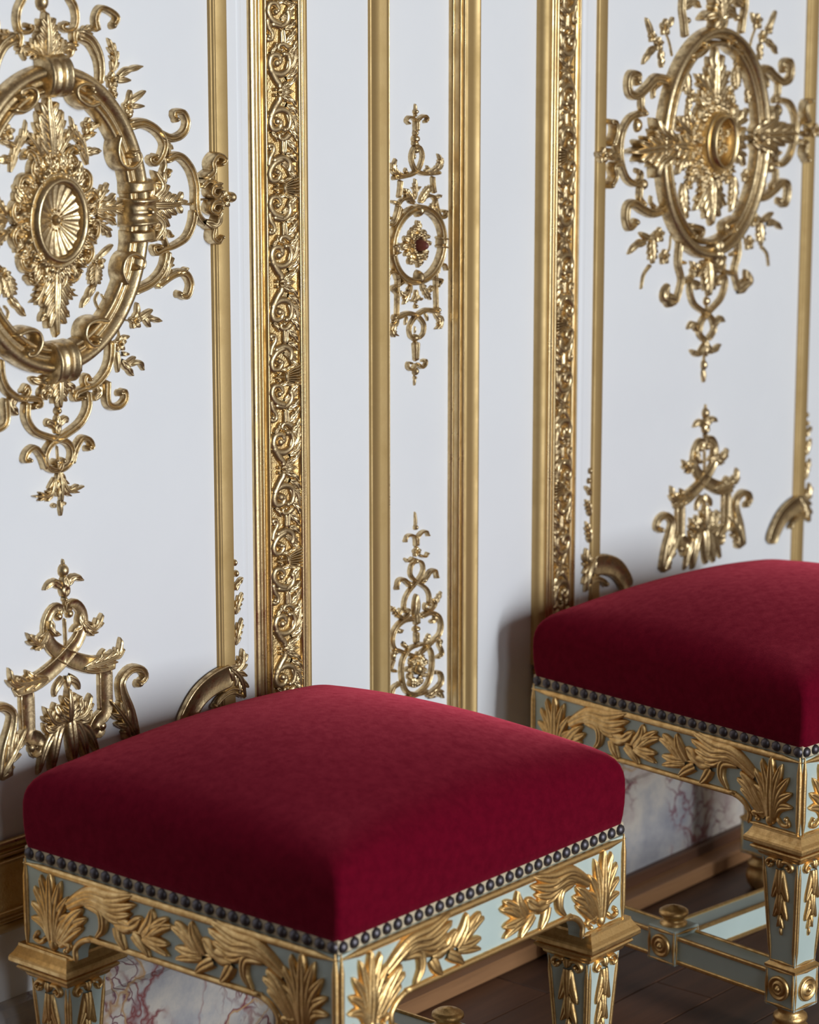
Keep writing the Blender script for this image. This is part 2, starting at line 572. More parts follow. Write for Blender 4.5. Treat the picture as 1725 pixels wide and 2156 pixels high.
BEAD = [(.1585, 0), (.1586, -.0026), (.1594, -.0042), (.1608, -.0052), (.1648, -.0070), (.1657, -.0066), (.1662, -.0030), (.1668, -.0015)]
REED = [(.1668, -.0015), (.1672, -.0038), (.1686, -.0050), (.1706, -.0056), (.1712, -.0036), (.1716, -.0046), (.1730, -.0062), (.1750, -.0068), (.1756, -.0040), (.1768, -.0030)]
def carved_frame(n, s, label):
    """the wide carved and moulded frame; s=1 is the left one as traced, s=-1 its mirror about the pilaster"""
    t = trim(n, label)
    fl = lambda p: flip(p, s, CX)
    _strip = strip
    def strip_(tt, nm, pr, mt):
        return _strip(tt, nm, pr, mt, .40)
    strip_(t, 'inner_bead', fl(BEAD), 'gold_bright')
    strip_(t, 'inner_reed', fl(REED), 'gold_bright')
    strip_(t, 'inner_fillet', fl([(.1768, -.0030), (.1778, -.0100), (.1786, -.0110), (.1808, -.0118), (.1815, -.009)]), 'gold_bright')
    strip_(t, 'carved_ground', fl([(.1815, -.0085), (.2290, -.0135)]), 'ground')
    strip_(t, 'outer_fillet', fl([(.2285, -.0130), (.2288, -.0190), (.2330, -.0195), (.2336, -.0160)]), 'gold_bright')
    strip_(t, 'outer_reed', fl(arc_prof(.2336, .2385, -.0155, -.0140, .003)+arc_prof(.2385, .2430, -.0140, -.0120, .003)[1:]), 'gold_bright')
    strip_(t, 'outer_cove', fl([(.2430, -.0120), (.2440, -.0150), (.2475, -.0148), (.2510, -.0130), (.2545, -.0095), (.2560, -.0050), (.2562, 0)]), 'gold_strip')
    # the frame turns at its foot and runs on under the panel
    xa, xb = (-1.6, .2562) if s > 0 else (2*CX-.2562, 3.4)
    def foot(name, prof, mat):
        k = .109/.0977
        v, f = extrude_x([(y-.0005, .402-(x-.1585)*k) for x, y in prof], xa, xb)
        mesh_obj(name, v, f, M[mat], t, True)
    foot('foot_bead', BEAD, 'gold_bright')
    foot('foot_reed', REED, 'gold_bright')
    foot('foot_fillet', [(.1768, -.0030), (.1778, -.0100), (.1786, -.0110), (.1808, -.0118), (.1815, -.009)], 'gold_bright')
    foot('foot_ground', [(.1815, -.0085), (.2290, -.0135)], 'ground')
    foot('foot_fillet', [(.2285, -.0130), (.2288, -.0190), (.2330, -.0195), (.2336, -.0160)], 'gold_bright')
    foot('foot_reed', arc_prof(.2336, .2385, -.0155, -.0140, .003)+arc_prof(.2385, .2430, -.0140, -.0120, .003)[1:], 'gold_bright')
    foot('foot_cove', [(.2430, -.0120), (.2440, -.0150), (.2475, -.0148), (.2510, -.0130), (.2545, -.0095), (.2560, -.0050), (.2562, 0)], 'gold_strip')
    return t

M['ground'] = gold_mat('gilt_stippled_ground', (0.88, 0.66, 0.34), (0.70, 0.47, 0.20), 0.30, 0.42, 40, 1.0, 420)
fr_l = carved_frame(1, 1, 'wide gilded frame of carved scrolls, the fully lit one left of the pilaster')
fr_r = carved_frame(2, -1, 'wide gilded frame of carved scrolls, right of the pilaster')

# flat gilded strips around the large panels
def panel_strip(n, s, xflat0, label):
    """s=1: ridge on the left side (right strip of a panel)"""
    t = trim(n, label)
    w = 0.021
    fl = lambda p: [(xflat0+s*x, y) for x, y in p]
    strip(t, 'ridge', fl(arc_prof(-.0050, -.0022, .003, -.0005, .0012)+arc_prof(-.0022, 0, -.0005, -.0035, .0008)[1:]), 'gold_strip', .402)
    strip(t, 'flat_band', fl([(0, -.0035), (.0006, -.0048), (.0010, -.0050), (w-.0022, -.0050), (w-.0012, -.0048), (w-.0002, -.0036), (w, 0)]), 'gold_strip', .402)
    return t
st_l = panel_strip(3, 1, .0990, 'flat gilded strip bordering the left panel, beside the large medallion')
st_r = panel_strip(4, -1, 2*CX-.0990, 'thin flat gilded strip just right of the carved frame by the far stool')
st_rr = panel_strip(5, 1, .0990+PANEL, 'gilded strip at the right edge of the picture')

# frame of the narrow recessed panel: wide coved fascia and ridges falling into the recess
def pilaster_frame(n, s, label):
    t = trim(n, label)
    fl = lambda p: flip(p, s, CX)
    x = .5558
    strip(t, 'ridge', fl(arc_prof(x, x+.0045, .0134, .008, .0035)), 'gold_bright')
    strip(t, 'ridge', fl(arc_prof(x+.0045, x+.0095, .007, .0005, .005)), 'gold_bright')
    strip(t, 'ridge', fl(arc_prof(x+.0095, x+.0130, -.0005, -.0045, .0028)), 'gold_bright')
    strip(t, 'fascia', fl([(x+.0130, -.0045), (x+.0140, -.0060), (x+.0185, -.0058), (x+.0280, -.0040), (x+.0420, -.0024), (x+.0428, -.0038), (x+.0462, -.0036), (x+.0470, -.0020), (x+.0472, 0)]), 'gold_strip')
    return t
pf = pilaster_frame(6, -1, 'broad flat gilded strip left of the narrow pilaster ornament')
pilaster_frame(7, 1, 'gilded strip with bright ridges right of the narrow pilaster ornament')

v, f = extrude_x([(.0134, .3295), (.0070, .3260), (-.0005, .3210), (-.0045, .3165), (-.0060, .3155), (-.0058, .3110), (-.0040, .3015), (-.0024, .2875), (-.0038, .2865), (-.0036, .2832), (-.0020, .2824), (0, .2822)], 2*CX-.6030, .6030)
mesh_obj('foot_fascia', v, f, M['gold_strip'], pf, False)
v, f = box(.4134, .5686, 0.0, .0134, .19, .3250)
mesh_obj('bottom_rail', v, f, M['white'], wall, False)

# ------------------------------------------------------------------ carving in the wide frames (drawn once per half repeat, then repeated)
def carve_unit():
    """pieces between two leaf clusters; coordinates u 0..1 across, v 0..1 down"""
    W_, H_ = 0.0475, 0.1155
    def q(x, y):
        yy = y
        return (((x-690-(y/2156)*45)/340)*W_, -((yy-1090)/1166)*H_)
    def S(P, a, b, h=.006, ball=False, prof='r'):
        return stroke([q(*p) for p in P], a*1.8*H_/1166, b*1.6*H_/1166, h*.82, prof, False, ball, step=0.0022)
    def Lf(P, w, lo=3, h=.006):
        return leaf([q(*p) for p in P], w*1.3*H_/1166, h, lo)
    out = []
    out.append(('scroll', S([(845, 1115), (850, 1180), (815, 1240), (775, 1330), (745, 1440), (775, 1530), (845, 1530), (865, 1460), (825, 1440)], 55, 60, .007, True)))
    out.append(('scroll', S([(745, 1410), (780, 1330), (870, 1300), (950, 1345), (975, 1430), (955, 1530), (905, 1545)], 60, 50, .007, True)))
    out.append(('leaf', Lf([(940, 1340), (1010, 1430), (1030, 1530), (1045, 1610)], 120, 3, .0065)))
    out.append(('scroll', S([(985, 1600), (920, 1660), (865, 1655), (850, 1610), (880, 1595)], 55, 35, .006, True)))
    out.append(('bar', S([(905, 1650), (905, 1740), (900, 1850)], 62, 58, .006, False, 'g')))
    out.append(('scroll', S([(735, 1990), (750, 1880), (790, 1790), (780, 1730), (735, 1725), (745, 1765)], 50, 40, .006, True)))
    out.append(('leaf', Lf([(985, 1650), (1010, 1740), (1000, 1850)], 70, 3, .004)))
    out.append(('scroll', S([(770, 1915), (890, 1880), (960, 1930), (975, 2010), (950, 2080)], 50, 60, .007)))
    out.append(('scroll', S([(900, 1890), (800, 1945), (745, 2050), (765, 2145), (830, 2150), (865, 2080), (825, 2050)], 58, 50, .0075, True)))
    out.append(('leaf', Lf([(900, 1960), (990, 2000), (1050, 2080)], 80, 3, .005)))
    for P, w in (([(905, 1150), (985, 1200), (1045, 1290)], 100), ([(930, 1250), (1010, 1310), (1050, 1400)], 100), ([(965, 1540), (1015, 1600), (1050, 1700)], 110), ([(940, 1680), (1000, 1760), (1050, 1850)], 110),
                 ([(930, 1840), (1000, 1880), (1050, 1950)], 100), ([(955, 2040), (1010, 2100), (1055, 2190)], 110), ([(760, 1560), (800, 1620), (830, 1690)], 70), ([(820, 2140), (900, 2170), (960, 2220)], 90)):
        out.append(('leaf', blade([q(*p) for p in P], w*H_/1166, .0065, 2)))
    return out
def cluster_a():
    k = 0.1155/1166
    return [('leaf_tuft', join(fan((.018, 0), 0.0, 235*k, 0.75, 5, 95*k, .0065, 2), dome((.020, 0), 30*k, 26*k, .008, 10, 3))),
            ('bead', dome((.011, 34*k), 26*k, 26*k, .0065, 10, 3)), ('bead', dome((.011, -34*k), 26*k, 26*k, .0065, 10, 3))]
def cluster_b():
    k = 0.1155/1166
    parts = []
    for i in range(-3, 4):
        a = i*0.20
        parts.append(stroke([(.022, i*14*k), (.033, i*30*k), (.0475, i*44*k)], 22*k, 38*k, .008, 'r', step=.002))
    return [('shell', join(*parts)), ('bead', dome((.012, 42*k), 30*k, 30*k, .007, 10, 3)), ('bead', dome((.012, -42*k), 30*k, 30*k, .007, 10, 3)),
            ('crossbar', stroke([(.0215, 70*k), (.0215, -70*k)], 40*k, 40*k, .0085, 'r', step=.003)),
            ('scroll', stroke([(.005, 0), (.012, 10*k), (.021, 0)], 34*k, 34*k, .006, 'r', step=.002)),
            ('leaf', leaf([(.026, 95*k), (.038, 125*k), (.033, 165*k)], 60*k, .006, 2)), ('leaf', leaf([(.026, -95*k), (.038, -125*k), (.033, -165*k)], 60*k, .006, 2))]

def place_band(t, s):
    """x across the sloping ground from its inner edge; v down; both frames share the meshes"""
    slope = (-.0135+.0085)/.0475
    def mk(name, vf, zc, flipz):
        v, f = vf
        v = np.asarray(v, float)
        x = .1815+v[:, 0]
        y = -.0085+slope*v[:, 0]-v[:, 2]
        w = np.stack([CX+s*(x-CX), y, flipz*v[:, 1]], 1)
        key = (name, s, flipz, id(vf))
        if key in CACHE:
            o = CACHE[key].copy()
            COL.objects.link(o)
            o.parent = t
        else:
            o = mesh_obj(name, w, f, M['gold'], t)
            CACHE[key] = o
        o.location = (0, 0, zc)
    H_ = 0.1155
    z = Z_A
    k = 0
    zz = z+H_*4
    idx = -4
    while zz > 0.42:
        for name, vf in (CA if idx % 2 == 0 else CB):
            mk(name, vf, zz, 1)
        if zz-H_ > 0.39:
            for name, vf in CU:
                if idx % 2 == 0:
                    mk(name, vf, zz, 1)
                else:
                    mk(name, vf, zz-H_, -1)
        zz -= H_
        idx += 1
CACHE = {}
CU, CA, CB = carve_unit(), cluster_a(), cluster_b()
Z_A = on_wall(590, 194, -0.014)[1]
place_band(fr_l, 1)
place_band(fr_r, -1)

# ------------------------------------------------------------------ bracket carvings at the feet of the panel strips
def bracket(t, xflat0, s):
    """curved foot and leafy fringe; design traced on the strip of the left panel"""
    ox, oy, sc = 0.0, 1150.0, 3.08
    u = 0.00054/sc*1.0
    x_ref = .0990
    def q(x, y):
        a, b = on_wall(ox+x/sc, oy+y/sc, -0.006)
        return (a-x_ref, b)
    def put(name, vf):
        v, f = vf
        v = np.asarray(v, float)
        mesh_obj(name, np.stack([xflat0+s*v[:, 0], -v[:, 2]-0.001, v[:, 1]], 1), f, M['gold'], t)
    put('curved_foot', stroke([q(1520, 830), q(1400, 890), q(1300, 980), q(1225, 1110), q(1200, 1200)], 130*u*1.4, 120*u*1.3, .006, 'f'))
    put('scroll', stroke([q(1590, 960), q(1510, 940), q(1440, 985), q(1400, 1040)], 60*u, 40*u, .007, 'g', ball=True))
    put('leaf', leaf([q(1500, 790), q(1560, 860), q(1590, 990)], 90*u*1.3, .009, 3))
    put('leaf', leaf([q(1520, 830), q(1575, 760), q(1580, 665)], 80*u*1.2, .008, 3))
    put('leaf', leaf([q(1542, 640), q(1555, 560), q(1580, 465)], 55*u*1.2, .006, 3))
    put('leaf', leaf([q(1542, 440), q(1553, 380), q(1582, 300)], 50*u*1.2, .006, 3))
    put('leaf', leaf([q(1540, 290), q(1552, 250), q(1584, 205)], 42*u*1.2, .006, 2))
    put('bud', dome(q(1548, 180), 20*u, 26*u, .005))
    put('bud', dome(q(1538, 110), 18*u, 26*u, .005))
bracket(st_l, .0990, 1)
bracket(st_r, 2*CX-.0990, -1)
bracket(st_rr, .0990+PANEL, 1)

#==================================================================== WALL ORNAMENTS
def ring_pts(rx, rz, cz, n=72):
    return [(rx*math.cos(2*math.pi*i/n), cz+rz*math.sin(2*math.pi*i/n)) for i in range(n+1)]

def arc_pts(rx, rz, cz, a0, a1, n=16):
    return [(rx*math.cos(a0+(a1-a0)*i/n), cz+rz*math.sin(a0+(a1-a0)*i/n)) for i in range(n+1)]

def big_ring(o, cz, rx, rz, w=.0235):
    o.add('ring', stroke(ring_pts(rx, rz, cz), w, w, .021, 'o', True, step=.006), False)
    o.add('ring_rib', stroke(ring_pts(rx-.0160, rz-.0160, cz), .0105, .0105, .017, 'r', True, step=.006), False)

def rocaille(o, c, rx, rz, n, ln, w, h, seed, curls=0):
    """lumpy shellwork border of small overlapping leaves, with C-curls round its outside"""
    rnd = random.Random(seed)
    parts = []
    for i in range(n):
        a = 2*math.pi*(i+rnd.uniform(-.25, .25))/n
        l = ln*rnd.uniform(.6, 1.3)
        tw = rnd.choice((-1, 1))*rnd.uniform(.05, .16)
        p0 = (c[0]+rx*.84*math.cos(a), c[1]+rz*.84*math.sin(a))
        p1 = (c[0]+(rx+l*.45)*math.cos(a+tw*.4), c[1]+(rz+l*.45)*math.sin(a+tw*.4))
        p2 = (c[0]+(rx+l)*math.cos(a+tw), c[1]+(rz+l)*math.sin(a+tw))
        parts.append(blade([p0, p1, p2], w*rnd.uniform(.75, 1.2), h*rnd.uniform(.75, 1.2), 2))
    o.add('rocaille_border', join(*parts), False)
    for i in range(curls):
        a = 2*math.pi*(i+.5)/curls
        sg = 1 if i % 2 else -1
        k = rx*.30
        def pp(rad, da):
            return (c[0]+(rx+rad)*math.cos(a+sg*da), c[1]+(rz+rad)*math.sin(a+sg*da))
        o.add('curl', stroke([pp(-.1*k, -.16), pp(.6*k, -.17), pp(1.05*k, -.05), pp(.95*k, .10), pp(.60*k, .09), pp(.62*k, .02)], .0085, .0055, h*.95, 'g', False, True, step=.002), False)

def dish(o, c, rx, rz, lift, flutes=20, depth=.006, rim=.010):
    """oval shell patera: thick rim, radial flutes, small boss"""
    o.add('patera_rim', stroke([(c[0]+rx*math.cos(t), c[1]+rz*math.sin(t)) for t in np.linspace(0, 2*math.pi, 49)], rim*1.5, rim*1.5, lift, 'k', True, step=.004), False)
    n, rings = flutes*4, 7
    v, f = [], []
    for i in range(rings+1):
        s = i/rings
        for j in range(n):
            t = 2*math.pi*j/n
            fl = math.cos(flutes*t)*0.0020*s*(1 if s < .97 else .3)
            v.append((c[0]+rx*.9*s*math.cos(t), c[1]+rz*.9*s*math.sin(t), lift*.35+depth*(s**2)-depth*.2+fl))
    for i in range(rings):
        for j in range(n):
            f.append((i*n+j, i*n+(j+1) % n, (i+1)*n+(j+1) % n, (i+1)*n+j))
    o.add('fluted_shell', (v, f), False)
    bo = dome(c, rx*.16, rz*.16, lift*.35+.007, 12, 4)
    beads = [dome((c[0]+rx*.25*math.cos(a), c[1]+rz*.25*math.sin(a)), rx*.05, rz*.05, lift*.35+.004, 6, 2) for a in np.linspace(0, 2*math.pi, 12, endpoint=False)]
    o.add('boss', join(bo, *beads), False)

def wrap(c, w, hgt, lift, vertical=True, cuffs=True):
    """a strap bent round a tube: half-round across, raised cuffs along its two edges"""
    us = [-1, -.99, -.9, -.74, -.62, -.4, -.12, 0, .12, .4, .62, .74, .9, .99, 1]
    hs = [0, .96, 1.10, 1.08, .93, .90, .93, 1.0, .93, .90, .93, 1.08, 1.10, .96, 0] if cuffs else [0, .6, .85, .95, 1, 1, 1, 1, 1, 1, 1, .95, .85, .6, 0]
    n = 15
    v, f = [], []
    for i in range(n):
        a = math.pi*i/(n-1)
        for u, h in zip(us, hs):
            p, q = u*w/2*(1-.10*math.sin(a)), hgt/2*math.cos(a)*(1+.06*(h-.9))
            z = lift*h*max(0, math.sin(a))**.6
            v.append((c[0]+(p if vertical else q), c[1]+(q if vertical else p), z))
    k = len(us)
    for i in range(n-1):
        for j in range(k-1):
            f.append((i*k+j, i*k+j+1, (i+1)*k+j+1, (i+1)*k+j))
    return v, f

def clasp(o, c, w, hgt, lift, vertical=True):
    o.add('strap', wrap(c, w, hgt, lift, vertical), False)

UZ = 0.00054/3.317
CZ_RING = 1.1020

# ---------------- large medallion on the left panel
A = Ornament('wall_medallion', 'large gilded oval medallion with fluted shell centre, cut by the left edge', 'medallion', 0, 0, 3.317, 0.003, XL, UZ*1.06, 'carved medallions on the large panels', rise=.010)
big_ring(A, CZ_RING, .1315, .1610)
for P, dy in (([(805, 930), (785, 1050), (815, 1145), (885, 1172), (945, 1115), (925, 1055), (880, 1080)], 0),
              ([(855, 995), (818, 900), (840, 808), (900, 775), (965, 815), (962, 868), (918, 870)], 995),
              ([(665, 715), (590, 738), (515, 690), (500, 620), (545, 585), (610, 600), (600, 640)], 0),
              ([(725, 85), (640, 75), (575, 110), (560, 190), (605, 250), (655, 240), (640, 205)], 2156)):
    A.S(P, 58, 50, 23, 1, 'r', True, dy, 'volute')
clasp(A, (0, CZ_RING+.1595), .036, .048, .030)
clasp(A, (0, CZ_RING-.1595), .036, .048, .030)
for s in (1, -1):
    clasp(A, (s*.130, CZ_RING), .034, .048, .030, False)
    A.add('boss', dome((s*.131, CZ_RING), .0085, .0085, .036), False)
    for k in (1, -1):
        A.add('collar', wrap((s*.129, CZ_RING+k*.0285), .016, .044, .027, False, False), False)
# crown above the ring
A.L([(350, 420), (342, 250), (332, 75)], 150, 5, 14, 0)
A.L([(375, 400), (400, 300), (405, 185)], 80, 3, 11)
A.L([(380, 400), (440, 330), (450, 255)], 80, 3, 10)
A.L([(385, 400), (480, 330), (525, 345), (505, 410)], 80, 3, 10)
A.B((325, 15), 48, 10, 0, 0, 'bud', ry=58)
A.S([(335, 90), (325, 40)], 30, 22, 7, 0, 'r', name='stem')
A.S([(470, -120), (505, -20), (540, 50), (552, 130), (535, 200), (480, 212), (450, 180), (485, 165)], 48, 30, 10, 1, 'g', True)
A.S([(545, 195), (535, 260), (550, 315)], 60, 30, 9, 1, 'g', True)
A.S([(560, 235), (650, 285), (705, 385), (722, 490), (715, 600)], 90, 50, 10, 1, 'g', wm=80)
A.L([(560, 260), (620, 225), (690, 195)], 70, 3, 9)
A.S([(705, 225), (688, 130), (722, 60), (790, 78), (838, 125), (812, 180)], 48, 42, 9, 1, 'g', True, name='leaf_scroll')
A.L([(820, 500), (830, 400), (782, 265)], 66, 3)
A.F((812, 562), 58, 9)
A.L([(855, 540), (920, 495), (1027, 463)], 58, 2)
A.L([(850, 560), (942, 562)], 50)
A.L([(815, 600), (832, 690)], 60, 2)
A.F((925, 748), 54, 9)
A.L([(945, 715), (1045, 632)], 48)
A.L([(955, 745), (1037, 742)], 40)
A.L([(930, 705), (938, 628)], 36)
A.B((935, 800), 32, 7)
# side scrolls
A.S([(915, 880), (1020, 862), (1115, 915), (1165, 1000), (1145, 1090), (1100, 1145), (1062, 1112), (1100, 1092)], 80, 34, 11, 1, 'g', True)
A.S([(1120, 930), (1225, 968), (1300, 930), (1325, 855), (1295, 785), (1235, 790), (1250, 835)], 66, 40, 10, 1, 'g', True, name='leaf_scroll')
A.L([(1150, 960), (1195, 1010), (1200, 1080)], 80, 3, 9)
A.S([(1165, 1090), (1175, 1160), (1160, 1212), (1197, 1235), (1208, 1195)], 50, 30, 8, 1, 'r', True)
A.S([(1175, 1120), (1265, 1090), (1345, 1175), (1382, 1300), (1385, 1420), (1400, 1510), (1450, 1570)], 58, 55, 11)
A.S([(1378, 470), (1362, 570), (1320, 665), (1240, 722), (1165, 750), (1110, 778), (1090, 735), (1135, 728)], 58, 32, 10, 1, 'g', True, 995)
A.S([(1195, 730), (1172, 655), (1200, 622), (1222, 655)], 36, 26, 8, 1, 'r', True, 995)
A.S([(1190, 750), (1160, 880), (1080, 980), (950, 1045)], 70, 66, 10, 1, 'g', False, 995)
A.L([(1165, 970), (1190, 870), (1228, 800)], 84, 3, 11, 1, 995)
A.S([(1110, 1005), (1230, 925), (1310, 915), (1350, 990), (1325, 1075), (1270, 1062)], 66, 46, 10, 1, 'g', True, 995, 'leaf_scroll')
A.L([(1260, 930), (1340, 880)], 56, 2, 9, 1, 995)
A.L([(1060, 440), (1160, 440), (1268, 430)], 170, 4, 15, 1, 995)
A.L([(1060, 410), (1135, 310), (1085, 195)], 130, 3, 15, 1, 995)
A.L([(1060, 480), (1135, 580), (1075, 700)], 130, 3, 15, 1, 995)
A.S([(1255, 425), (1370, 435)], 20, 20, 5, 1, 'r', False, 995, 'stem')
A.L([(1270, 425), (1340, 412)], 46, 1, 7, 1, 995)
A.L([(1285, 410), (1300, 345)], 44, 1, 7, 1, 995)
A.L([(1285, 445), (1295, 500)], 44, 1, 7, 1, 995)
A.S([(1395, 310), (1455, 262), (1535, 312)], 50, 36, 8, 1, 'g', False, 995, lift=0.0075)
A.S([(1420, 250), (1475, 200), (1470, 140), (1510, 88), (1560, 120), (1530, 150)], 60, 34, 10, 1, 'g', True, 995, lift=0.0075)
A.S([(1540, 300), (1480, 308), (1465, 355), (1505, 378), (1530, 345)], 54, 36, 10, 1, 'g', True, 995, lift=0.0075)
A.S([(1540, 412), (1480, 420), (1462, 468), (1505, 492), (1528, 455)], 54, 36, 10, 1, 'g', True, 995, lift=0.0075)
A.F((1555, 398), 64, 12, 1, 995, lift=0.0075)
A.B((1615, 382), 40, 10, 1, 995, 'bud', lift=0.0075)
A.S([(1410, 402), (1490, 400)], 16, 16, 5, 1, 'r', False, 995, 'stem')
A.L([(1430, 555), (1500, 575), (1545, 480)], 76, 2, 9, 1, 995, lift=0.0075)
A.S([(1490, 585), (1478, 665), (1518, 698), (1545, 660)], 42, 30, 8, 1, 'g', True, 995, lift=0.0075)
# inside the ring
cA = (0.004, CZ_RING+.000)
A.L([(392, 1100), (368, 920), (350, 760), (348, 645)], 190, 5, 13, 0)
A.L([(400, 1080), (430, 930), (452, 765)], 84, 3, 11)
A.L([(430, 1090), (480, 985), (545, 890)], 74, 3, 10)
A.S([(470, 1160), (490, 1070), (530, 1030), (552, 1065)], 56, 34, 10, 1, 'g', True)
A.L([(640, 1150), (600, 1010), (545, 920), (520, 812)], 56, 4, 8, name='branch')
A.F((645, 882), 58, 9)
A.L([(665, 900), (755, 850)], 42)
A.L([(630, 1065), (732, 1055)], 66, 2)
A.L([(590, 985), (700, 925)], 50, 2)
A.L([(690, 440), (735, 360), (775, 280)], 70, 3, 10, 1, 995)
A.L([(700, 455), (790, 410), (825, 357)], 64, 2, 10, 1, 995)
A.L([(690, 475), (820, 460), (935, 465)], 96, 3, 12, 1, 995)
A.L([(700, 500), (790, 530), (832, 580)], 64, 2, 10, 1, 995)
A.L([(690, 550), (760, 605), (792, 668)], 70, 3, 10, 1, 995)
A.L([(420, 850), (405, 1050), (400, 1200), (412, 1365)], 190, 5, 13, 0, 995)
A.L([(440, 930), (510, 1050), (562, 1075)], 80, 3, 10, 1, 995)
A.L([(430, 1120), (470, 1180), (502, 1220)], 76, 2, 10, 1, 995)
A.S([(490, 870), (540, 940), (575, 900)], 60, 36, 10, 1, 'g', True, 995)
A.L([(730, 800), (815, 712)], 42, 1, 8, 1, 995)
A.F((720, 842), 54, 9, 1, 995)
A.L([(700, 860), (690, 940), (685, 1020)], 110, 4, 8, 1, 995, 'branch')
A.L([(690, 1000), (640, 1080), (596, 1158)], 62, 2, 8, 1, 995)
A.S([(725, 1045), (700, 1105), (732, 1168), (782, 1140), (742, 1060)], 18, 14, 4, 1, 'r', False, 995, 'ribbon')
rocaille(A, cA, .0500, .0600, 40, .015, .013, .011, 3, 14)
rocaille(A, cA, .0430, .0520, 46, .010, .010, .015, 5)
dish(A, cA, .0385, .0470, .021)
# pendant under the ring
A.S([(792, 220), (785, 350), (750, 450), (680, 530), (610, 560), (550, 590), (540, 632), (590, 625)], 66, 38, 11, 1, 'g', True, 2156)
A.S([(650, 560), (608, 515), (622, 468), (648, 495)], 42, 30, 9, 1, 'g', True, 2156)
A.S([(625, 575), (632, 690), (580, 800), (470, 888), (375, 950), (335, 1030), (355, 1110), (420, 1132), (442, 1085), (405, 1075)], 58, 40, 10, 1, 'g', True, 2156)
A.L([(690, 520), (720, 570), (685, 645)], 90, 2, 9, 1, 2156)
A.S([(765, 500), (770, 660), (840, 688), (892, 640), (888, 580), (855, 592)], 60, 40, 10, 1, 'g', True, 2156, 'leaf_scroll')
A.S([(515, 1090), (545, 985), (590, 910), (640, 918), (662, 965), (630, 980)], 52, 36, 10, 1, 'g', True, 2156, 'leaf_scroll')
A.L([(437, 430), (430, 560), (432, 705)], 130, 4, 12, 0, 2156)
A.L([(450, 480), (530, 470), (592, 428)], 76, 2, 10, 1, 2156)
A.L([(450, 510), (520, 545), (522, 595)], 70, 2, 10, 1, 2156)
A.L([(440, 540), (480, 590), (490, 615)], 60, 2, 9, 1, 2156)
A.B((432, 718), 28, 9, 0, 2156)
A.L([(430, 880), (430, 800), (430, 745)], 76, 2, 8, 0, 2156)
A.L([(438, 820), (485, 770), (492, 805)], 56, 1, 8, 1, 2156)
A.S([(432, 960), (440, 1070)], 16, 14, 4, 0, 'r', False, 2156, 'stem')
A.L([(445, 1140), (450, 1250), (452, 1360)], 78, 3, 9, 0, 2156)
A.L([(455, 1180), (500, 1275), (560, 1262), (612, 1238)], 62, 3, 9, 1, 2156)
A.L([(452, 1345), (452, 1455)], 34, 1, 7, 0, 2156)
A.L([(455, 1375), (488, 1358)], 36, 1, 7, 1, 2156)
A.F((975, 90), 58, 9, 1, 2156)
A.L([(990, 55), (985, -42)], 42, 1, 8, 1, 2156)
A.L([(1005, 80), (1092, 5)], 54, 1, 8, 1, 2156)
A.L([(1035, 60), (1075, 135)], 42, 1, 8, 1, 2156)
A.L([(1040, 60), (1158, 90)], 56, 2, 8, 1, 2156)
A.S([(885, 80), (960, 90)], 14, 12, 4, 1, 'r', False, 2156, 'stem')
A.F((865, 250), 56, 9, 1, 2156)
A.L([(880, 215), (928, 192)], 38, 1, 8, 1, 2156)
A.S([(850, 110), (872, 220)], 16, 14, 4, 1, 'r', False, 2156, 'stem')
A.L([(850, 305), (850, 452)], 42, 1, 8, 1, 2156)
A.L([(885, 320), (928, 320)], 36, 1, 8, 1, 2156)
A.L([(880, 365), (920, 420), (957, 473)], 60, 2, 8, 1, 2156)
A.L([(905, 405), (972, 335)], 42, 1, 8, 1, 2156)
A.L([(915, 395), (1000, 380), (1032, 435)], 52, 2, 8, 1, 2156)

# ---------------- canopy ornament under the left medallion, then its twin on the right panel
U4 = 0.00054/3.08
B = Ornament('canopy_ornament', 'gilded canopy ornament with crossed bands rising behind the near stool', 'ornament', 0, 1150, 3.08, 0.003, XL+.004, U4*1.06, 'canopy ornaments at the foot of the large panels', rise=.006)
B.S([(95, 925), (235, 885), (350, 800), (440, 708), (515, 608), (545, 520), (540, 430), (500, 375), (452, 388), (462, 440)], 128, 50, 6.5, 1, 'f', True, 0, 'band', wm=106)
B.B((425, 160), 40, 9, 0, 0, 'bud', ry=44)
B.L([(425, 130), (422, 85)], 18, 1, 5, 0)
B.L([(430, 330), (430, 260), (425, 195)], 92, 2, 10, 0)
B.L([(440, 260), (490, 202), (548, 222)], 60, 2, 9)
B.B((430, 345), 20, 8, 0)
B.S([(430, 330), (432, 400)], 18, 16, 5, 0, 'r', False, 0, 'stem')
B.S([(432, 470), (442, 660)], 18, 18, 5, 0, 'r', False, 0, 'stem')
B.L([(545, 490), (600, 540), (640, 500), (668, 435)], 70, 3, 11)
B.L([(550, 520), (610, 580)], 56, 2, 10)
B.L([(525, 430), (515, 510), (468, 555)], 60, 2, 12)
B.L([(560, 790), (690, 745), (770, 690), (788, 592)], 84, 4, 11)
B.L([(600, 770), (650, 730), (686, 668)], 56, 2, 9)
B.S([(690, 790), (692, 950), (690, 1080), (640, 1130), (612, 1190), (655, 1215), (675, 1170)], 122, 56, 6.5, 1, 'f', True, 0, 'post', wm=116)
B.S([(860, 1260), (835, 1080), (795, 950), (790, 870), (850, 800), (920, 800), (942, 850), (900, 892)], 150, 46, 11, 1, 'g', True, 0, 'leaf_scroll', wm=70)
B.L([(880, 1230), (780, 1090), (712, 1000)], 110, 3, 13)
B.L([(455, 1140), (448, 1030), (442, 915)], 120, 3, 13, 0)
B.L([(465, 1130), (545, 1080), (590, 955)], 90, 3, 12)
B.L([(462, 1120), (510, 1050), (525, 970)], 80, 2, 12)
B.L([(480, 1135), (560, 1130), (600, 1060)], 70, 2, 10)
